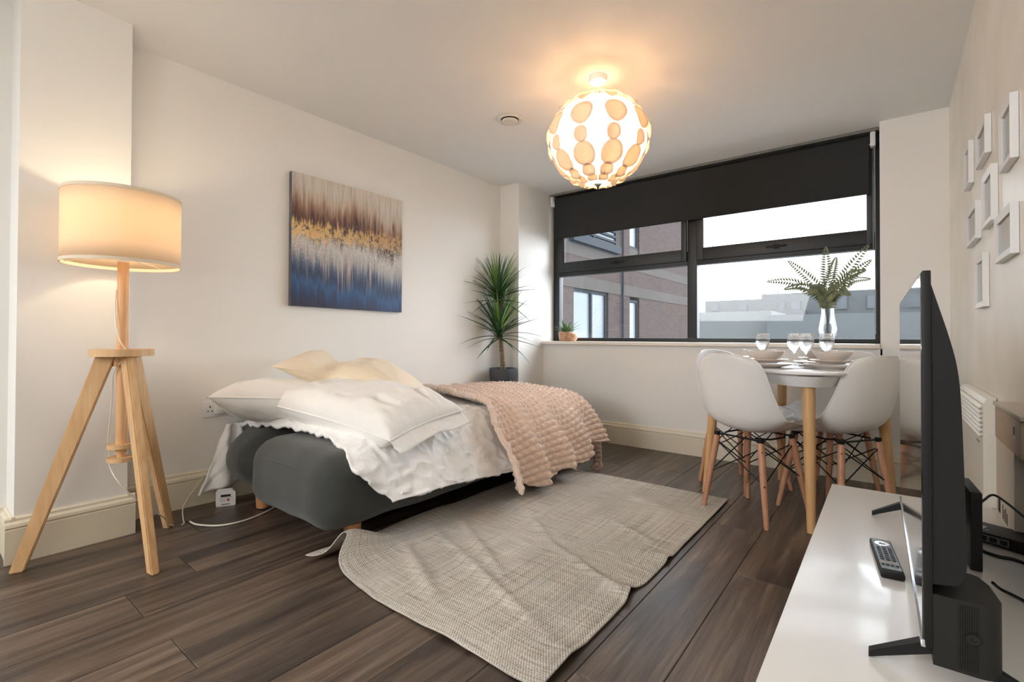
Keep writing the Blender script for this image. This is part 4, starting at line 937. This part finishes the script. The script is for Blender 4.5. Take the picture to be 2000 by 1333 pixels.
for k, ((dx, dy), dz) in enumerate(TIPS):
    m0 = Vector((R.uniform(-.02, .02), R.uniform(-.02, .02), .28)); base = Vector((-m0.x*1.2+R.uniform(-.012, .012), R.uniform(-.015, .015), 0))
    tip = Vector((dx, dy, .28+dz)); midp = m0.lerp(tip, .5)+Vector((0, 0, .06 if dz < .25 else .02))
    key = [(0, *base), (1, *(base.lerp(m0, .5))), (2, *m0), (3, *midp), (4, *tip)]; N = 46
    pts = [Vector(cr(key, 4*t/N)) for t in range(N+1)]
    fo = B().tube(pts, .0013, n=5, rs=[.0016-.001*t/N for t in range(N+1)]).build('frond', m_twig, fr)
    lf = B()
    for t in range(int(N*.42), N):
        p = pts[t]; d = (pts[t+1]-p).normalized(); s = d.cross(Vector((.15, -.9, .4))).normalized(); q = (t-N*.42)/(N*.58)
        ln = .052*math.sin(PI*min(1, q*.8+.22))**.8+.006; wd = .0075
        for sg in (-1, 1):
            e = (s*sg*.85+d*.5+Vector((0, -.1, -.12)))
            e = e.normalized(); tipp = p+e*ln; nrm = e.cross(d).normalized(); w2 = e.cross(nrm).normalized()*wd
            lf.add([p, p+e*ln*.35+w2, tipp+Vector((0, 0, -.004)), p+e*ln*.35-w2], [(0, 1, 2, 3)])
    lf.build('leaflets', m_fern, fo, smooth=0)['kind'] = 'stuff'

# ---------------------------------------------------------------- sill plant
sp_ = empty('sill_plant', (-2.475, 4.02, .912)); T(sp_, 'small spiky green succulent in a terracotta bowl on the left of the sill', 'plant')
B().lathe([(0, 0), (.062, 0), (.070, .01), (.078, .085), (.074, .09), (.068, .085), (.060, .07), (0, .068)], n=36).build('pot', m_terra, sp_)
B().lathe([(0, .066), (.066, .070), (0, .074)], n=20).build('soil', m_soil, sp_)
def blade(L, w, droop, n=8, fold=.25, base=.5):
    vs = []; fs = []
    for k in range(n+1):
        t = k/n; y = L*t; z = -droop*t*t; ww = w*(base+(1-base)*min(1, t*4))*(1-t**2.2)+.0004
        vs += [Vector((-ww/2, y, z+fold*ww)), Vector((0, y, z)), Vector((ww/2, y, z+fold*ww))]
    for k in range(n): a = 3*k; fs += [(a, a+1, a+4, a+3), (a+1, a+2, a+5, a+4)]
    me = bpy.data.meshes.new('leaf'); me.from_pydata([tuple(v) for v in vs], [], fs); setsmooth(me, 180); return me
sm = [blade(.13, .022, .02, 6), blade(.10, .02, .015, 6)]
for q in sm: q.materials.append(m_succ)
for k in range(28):
    az = k*2.4; tilt = .35+.75*(k/28); o = link('leaf', sm[k % 2], None, sp_, (.01*math.cos(az), .01*math.sin(az), .07))
    o.rotation_euler = Euler((PI/2-tilt, 0, az), 'XYZ'); s = R.uniform(1.05, 1.45); o.scale = (s, s, s)

# companion bowl next to the pot
ob = B().lathe([(0, 0), (.03, 0), (.047, .022), (.05, .045), (.042, .07), (.036, .074), (.034, .07), (.042, .045), (0, .012)], n=30).build('round_pot', m_terra); ob.location = (-2.395, 4.0, .912)
T(ob, 'small round brown pot touching the succulent bowl on the sill', 'pot')

# ---------------------------------------------------------------- dracaena on a stool
DX, DY = -2.775, 3.405
stl = empty('plant_stool', (DX, DY, 0)); T(stl, 'small wooden stool behind the bed carrying the dracaena pot', 'stool')
B().lathe([(0, .40), (.12, .40), (.125, .41), (.12, .425), (0, .425)], n=32).build('stool_top', m_stool, stl)
for k in range(3):
    a = k*2*PI/3+.5; B().tube([(.07*math.cos(a), .07*math.sin(a), .405), (.105*math.cos(a), .105*math.sin(a), 0)], .012, n=10).build('leg', m_stool, stl)
dr = empty('potted_dracaena', (DX, DY, .425)); T(dr, 'tall two-headed dracaena in a dark slate pot in the corner', 'plant')
B().lathe([(0, 0), (.085, 0), (.095, .01), (.118, .14), (.124, .235), (.122, .242), (.114, .242), (.108, .22), (0, .215)], n=40).build('pot', m_pot, dr)
B().lathe([(0, .212), (.108, .216), (0, .224)], n=24).build('soil', m_soil, dr)
st1 = [(0, -.01, 0, .21), (1, -.015, 0, .32), (2, -.025, 0, .45), (3, -.03, .0, .56)]
st2 = [(0, .015, .01, .21), (1, .0, .0, .45), (2, -.02, 0, .7), (3, -.03, 0, .86)]
B().tube([cr(st1, t/8) for t in range(25)], .014, n=12, rs=[.0145+.002*(t % 2) for t in range(25)]).build('cane', m_trunk, dr)
B().tube([cr(st2, t/8) for t in range(25)], .011, n=12, rs=[.010+.0018*(t % 2) for t in range(25)]).build('cane', m_trunk, dr)
bl_m = []
for L, d in ((.36, .05), (.33, .10), (.30, .03), (.38, .14)):
    for mt in (m_leafD, m_leafL): q = blade(L, .021, d, 9, .3, .7); q.materials.append(mt); bl_m.append(q)
def crown(c, n, sc, lo, hi, h):
    for k in range(n):
        t = k/n; az = k*2.39996+R.uniform(-.2, .2); el = lo+(hi-lo)*(t**.8)+R.uniform(-.08, .08)
        young = t > .62; me = bl_m[2*(0 if el > .9 else R.choice((0, 1, 3)))+(1 if young and R.random() < .6 else 0)]
        o = link('leaf', me, None, dr, (c[0]+.012*math.cos(az), c[1]+.012*math.sin(az), c[2]+h*t))
        s = sc*R.uniform(.82, 1.08)
        s *= 1.14
        Lf = .36*s; comp = max(-math.cos(az)/.165, math.sin(az)/.145)      # stay clear of the two walls behind
        if comp > 0 and Lf*math.cos(el)*comp > 1:
            el2 = math.acos(min(1, 1/(Lf*comp)))
            if abs(el2-el) > .7: s *= .7; el2 = math.acos(min(1, 1/(.36*s*comp)))
            el = el2
        o.scale = (s, s, s); o.rotation_euler = Euler((el, 0, az-PI/2), 'XYZ')
crown((-.03, -.02, .50), 72, 1.05, -.35, 1.5, .12); crown((-.045, -.02, .84), 72, .95, -.15, 1.52, .12)

# ---------------------------------------------------------------- tv cabinet
ZC = .44
cab = empty('tv_cabinet', (0, 0, 0)); T(cab, 'low glossy white media cabinet under the television on the right', 'cabinet')
B().box(-.157, .262, -.15, 2.02, ZC-.022, ZC, ch=.002).build('top_panel', m_cab, cab)
B().box(-.145, .262, -.14, 2.01, .06, ZC-.022, ch=.002).build('carcass', m_cab, cab)
for k in range(3):
    y0 = -.135+k*.716; B().box(-.157, -.146, y0, y0+.708, .065, ZC-.027, ch=.002).build('drawer_front', m_cab, cab)
for x, y in ((-.10, -.05), (.22, -.05), (-.10, 1.93), (.22, 1.93)): B().box(x-.02, x+.02, y-.02, y+.02, 0, .06).build('foot', m_cab, cab, smooth=0)

# television
tv = empty('television', (0, 0, 0)); T(tv, 'black flat television seen edge on, standing on the white cabinet', 'television')
Y0, Y1, Z0, Z1 = .945, 1.76, .492, 1.052
tvm = Matrix.Translation(Vector((.0385, Y0, 0))) @ Matrix.Rotation(math.radians(.9), 4, 'Z')
W_ = Y1-Y0
def tvb(n, x0, x1, y0, y1, z0, z1, mat, ch=.002, par=None): return B().box(x0, x1, y0, y1, z0, z1, mat=tvm, ch=ch).build(n, mat, par or tv)
tvb('bezel', .0015, .012, 0, W_, Z0, Z1, m_blackpl)
tvb('screen', 0, .0015, .006, W_-.006, Z0+.012, Z1-.006, m_screen, 0)
tvb('chin_trim', -.0022, .004, 0, W_, Z0-.002, Z0+.010, m_chrome)
# rear shell: bulges towards the middle of its height
prof = [(.010, .585), (.040, .590), (.050, .606), (.0525, .63), (.0515, .69), (.0475, .843), (.043, .905), (.034, .95), (.0215, .997), (.0125, 1.030), (.010, 1.043)]
pk = [(i, *p) for i, p in enumerate(prof)]; prof = [prof[0]]+[cr(pk, 1+t/4) for t in range((len(prof)-2)*4+1)]
vs = []; fs = []; ny = 12
ysec = [0.004+(W_-.008)*k/ny for k in range(ny+1)]
for k, y in enumerate(ysec):
    e = 1.0 if 0 < k < ny else .93
    for (x, z) in prof: vs.append(tvm @ Vector((.012+(x-.012)*e, y, z)))
m_ = len(prof)
for k in range(ny):
    for i in range(m_-1): fs.append((k*m_+i, k*m_+i+1, (k+1)*m_+i+1, (k+1)*m_+i))
    fs.append((k*m_+m_-1, k*m_, (k+1)*m_, (k+1)*m_+m_-1))
fs += [tuple(range(m_)), tuple(range(ny*m_, (ny+1)*m_))[::-1]]
B().add(vs, fs).build('rear_shell', m_blackpl, tv, smooth=25)
# ribbed housing at the bottom
hb = B(); hp = [(.012, .002), (.058, .002)]
for k in range(9): a = -PI/2+PI/2*k/8; hp.append((.062+.026*math.cos(a), .028+.026*math.sin(a)))
hp += [(.083, .085), (.074, .112), (.066, .118), (.012, .118)]
hb.extrude(hp, 'z', Z0-.024, Z0+.080, mat=tvm).build('housing', m_blackpl2, tv, smooth=40)
for k in range(22): 
    x = .040+.0025*k
    if x < .062: B().box(x, x+.0010, .0005, .003, Z0-.018, Z0+.074, mat=tvm).build('rib', m_blackpl2, tv, smooth=0)
B().lathe([(0, 0), (.007, 0), (.007, .003), (.004, .003), (.004, .001), (0, .001)], n=20).build('port', m_gap, tv, loc=tvm @ Vector((.055, .0005, Z0+.03)), rot=(PI/2, 0, 0))
def tvfoot(y):
    for sgn, L in ((-1, .085), (1, .12)):
        a = Vector((.02 if sgn < 0 else .03, y, Z0+.004)); b = Vector((.02+sgn*L, y-.018*sgn*0-.0, ZC+.006)); 
        b2 = B(); hw = .010
        vs = [tvm @ Vector(v) for v in ((a.x, a.y-hw, a.z+.006), (a.x, a.y+hw, a.z+.006), (a.x, a.y+hw, a.z-.016), (a.x, a.y-hw, a.z-.016), (b.x, b.y-hw*.7, ZC+.010), (b.x, b.y+hw*.7, ZC+.010), (b.x, b.y+hw*.7, ZC+.0005), (b.x, b.y-hw*.7, ZC+.0005))]
        b2.add(vs, [(0, 1, 2, 3), (7, 6, 5, 4), (0, 4, 5, 1), (1, 5, 6, 2), (2, 6, 7, 3), (3, 7, 4, 0)]).build('foot', m_blackpl, tv, smooth=0)
tvfoot(.025); tvfoot(W_-.02)

# remote control
rm = empty('remote_control', (-.006, 1.395, ZC), math.radians(7)); T(rm, 'black and grey remote control lying on the white cabinet in front of the television', 'remote')
B().box(-.021, .021, -.10, .10, .0, .016, ch=.005).build('body', m_blackpl, rm)
B().box(-.0175, .0175, -.086, .094, .016, .0168, ch=0).build('face_plate', m_remote, rm, smooth=0)
B().lathe([(.007, .0168), (.0145, .0168), (.0145, .018), (.007, .018)], n=24, close=True).build('ring_button', m_chrome, rm, loc=(0, .062, 0))
for r_ in range(7):
    for c_ in range(3): B().box(-.0135+.0105*c_, -.0065+.0105*c_, .034-.0115*r_, .040-.0115*r_, .0168, .0185).build('button', m_darkbtn, rm, smooth=0)
B().box(-.016, .016, -.052, -.049, .0168, .0173).build('stripe', m_beige, rm, smooth=0)
for c_ in range(4): B().box(-.0155+.0082*c_, -.0095+.0082*c_, -.066, -.060, .0168, .0185).build('button', m_darkbtn, rm, smooth=0)

# box behind tv, network switch, cables
bx = empty('set_top_box', (.150, 1.47, ZC), math.radians(3)); T(bx, 'slim black upright box standing behind the television', 'box')
B().box(-.010, .010, -.012, .13, 0, .172, ch=.003).build('case', m_blackpl2, bx); B().box(-.007, .007, -.0126, -.0118, .01, .16).build('edge_panel', m_blackpl, bx, smooth=0)
sw = empty('network_switch', (.205, 1.70, ZC+.004), math.radians(-24)); T(sw, 'small black five-port network switch with white label on the cabinet', 'network switch')
B().box(-.075, .13, -.045, .045, 0, .027, ch=.003).build('case', m_blackpl, sw)
for k in range(5):
    x = -.048+.0185*k; B().box(x-.0008, x+.0165, -.0465, -.0448, .006, .0215).build('port_frame', m_greybtn, sw, smooth=0)
    B().box(x+.001, x+.0145, -.0472, -.0464, .0075, .0195).build('port', m_gap, sw, smooth=0)
lb = B().box(-.052, -.012, -.03, .008, .027, .0275).build('label', m_label, sw, smooth=0)
B().box(-.048, -.03, -.002, .0, .0276, .0279).box(-.048, -.022, -.008, -.0065, .0276, .0279).box(-.048, -.026, -.014, -.0125, .0276, .0279).build('printed_line', m_greybtn, lb, smooth=0)
B().box(-.008, .0, -.028, -.020, .027, .0275).build('logo_mark', m_greybtn, sw, smooth=0)
for x in (-.05, .1): B().box(x, x+.012, -.04, -.028, -.004, 0).build('pad', m_gap, sw, smooth=0)
cable('black_power_cable', [(.165, 1.60, .545), (.185, 1.66, .550), (.21, 1.72, .552), (.235, 1.68, .54), (.262, 1.60, .52), (.28, 1.5, .50)], .0028, m_blackpl, 'thin black cable arching behind the television above the network switch')
cable('black_network_cable', [(.15, 1.66, ZC+.004), (.175, 1.60, ZC+.004), (.20, 1.58, ZC+.004), (.225, 1.58, ZC+.004), (.25, 1.56, ZC+.004)], .0038, m_blackpl, 'black cable lying in front of the network switch')
cable('black_aerial_cable', [(.160, 1.33, ZC+.03), (.175, 1.36, ZC+.010), (.20, 1.35, ZC+.004), (.23, 1.30, ZC+.004), (.255, 1.24, ZC+.004)], .003, m_blackpl, 'black cable leaving the back of the television towards the right edge')

# ---------------------------------------------------------------- right wall
ht = empty('panel_heater', (XR, 2.62, 0)); T(ht, 'white electric panel heater with slatted top on the right wall', 'heater')
ht.location = (0, 0, 0)
HY0, HY1, HZ0, HZ1, HXf = 2.36, 3.05, .36, .742, .262
hs = B().extrude([(HXf, HZ0), (XR-.004, HZ0), (XR-.004, HZ1), (.285, HZ1), (.272, HZ1-.006), (HXf, HZ1-.022)], 'y', HY0, HY1); hs.build('body', m_heater, ht, smooth=30)
for k in range(7):
    z = .712-k*.0165; B().add([Vector(v) for v in ((HXf, HY0+.02, z), (HXf-.010, HY0+.02, z-.008), (HXf-.010, HY0+.02, z-.012), (HXf, HY0+.02, z-.007), (HXf, HY1-.02, z), (HXf-.010, HY1-.02, z-.008), (HXf-.010, HY1-.02, z-.012), (HXf, HY1-.02, z-.007))],
        [(0, 1, 2, 3), (7, 6, 5, 4), (0, 4, 5, 1), (1, 5, 6, 2), (2, 6, 7, 3), (3, 7, 4, 0)]).build('slat', m_heater, ht, smooth=0)
B().box(HXf-.002, HXf, 2.44, 2.50, .570, .576).build('badge', m_greybtn, ht, smooth=0)
B().box(XR-.025, XR, 2.5, 2.53, .30, .36).box(XR-.025, XR, 2.9, 2.93, .30, .36).build('bracket', m_heater, ht, smooth=0)
bb_ = empty('beige_wall_box', (0, 0, 0)); T(bb_, 'beige lidded box against the right wall above the carton', 'box')
B().box(.243, .297, 1.62, 1.965, .665, .755, ch=.004).build('body', m_beige, bb_); B().box(.240, .299, 1.61, 1.975, .757, .768, ch=.002).build('lid', m_card, bb_)
tg = B().box(.2415, .2435, 1.67, 1.695, .70, .74).build('tag', m_label, bb_, smooth=0); B().box(.2405, .2415, 1.68, 1.685, .715, .735).build('printed_line', m_print, tg, smooth=0)
ct = empty('white_carton', (0, 0, 0)); T(ct, 'upright white cardboard carton with barcode behind the network switch', 'box')
B().box(.245, .297, 1.715, 1.965, ZC, .664, ch=.002).build('carton_body', m_card, ct, smooth=0)
cp = B()
y = 1.74
for k in range(14): cp.box(.2442, .2449, 1.90-.0, 1.93, .462+k*.003, .4634+k*.003+(.0008 if k % 3 else 0))
for k in range(4): cp.box(.2442, .2449, 1.80+k*.02, 1.806+k*.02, .458, .458+.03+.008*(k % 2))
cp.build('printed_marks', m_print, ct, smooth=0)['kind'] = 'stuff'
spk = empty('black_speaker', (0, 0, 0)); T(spk, 'black upright box cut off by the right edge of the picture', 'box')
B().extrude([(.262, 1.40), (.296, 1.40), (.296, 1.58), (.268, 1.58)], 'z', ZC, .66).build('case', m_blackpl, spk, smooth=0)
B().box(.2595, .262, 1.42, 1.56, .45, .63).build('grille', m_blackpl2, spk, smooth=0)

FR = [(2.893, 3.068, 1.636, 1.824, 'topmost left white picture frame, farthest along the right wall'), (2.445, 2.683, 1.632, 1.774, 'white picture frame in the top row, between the far one and the tall one'),
      (1.985, 2.163, 1.476, 1.667, 'large white picture frame in the top row with a dark grey print'), (2.320, 2.529, 1.361, 1.555, 'white picture frame at the middle of the wall group'),
      (2.695, 2.990, 1.359, 1.514, 'white picture frame at the left of the middle row'), (1.990, 2.256, 1.199, 1.348, 'white picture frame at the right of the middle row with bright reflection'),
      (2.516, 2.721, 1.072, 1.274, 'lowest white picture frame, above the panel heater'), (1.62, 1.808, 1.339, 1.536, 'white picture frame cut off by the right edge of the picture')]
for (y0, y1, z0, z1, lab) in FR:
    p = empty('picture_frame', (XR, (y0+y1)/2, (z0+z1)/2)); T(p, lab, 'picture frame', 'white frames on the right wall')
    hy, hz = (y1-y0)/2, (z1-z0)/2; t = .022
    def bar(pts):
        # mitred moulding between outer and inner rectangles
        b = B(); b.add([Vector(v) for v in pts], [(0, 1, 2, 3), (7, 6, 5, 4), (0, 4, 5, 1), (1, 5, 6, 2), (2, 6, 7, 3), (3, 7, 4, 0)]); b.build('moulding', m_whitepl, p, smooth=0)
    O = [(-hy, -hz), (hy, -hz), (hy, hz), (-hy, hz)]; I = [(-hy+t, -hz+t), (hy-t, -hz+t), (hy-t, hz-t), (-hy+t, hz-t)]
    for k in range(4):
        a, b_, c_, d_ = O[k], O[(k+1) % 4], I[(k+1) % 4], I[k]
        bar([(-.020, *a), (-.020, *b_), (-.016, *c_), (-.016, *d_), (-.001, *a), (-.001, *b_), (-.001, *c_), (-.001, *d_)])
    B().box(-.009, -.006, -hy+t, hy-t, -hz+t, hz-t).build('print', m_photo, p, smooth=0)
    B().box(-.012, -.011, -hy+t, hy-t, -hz+t, hz-t).build('glazing', m_pane, p, smooth=0)
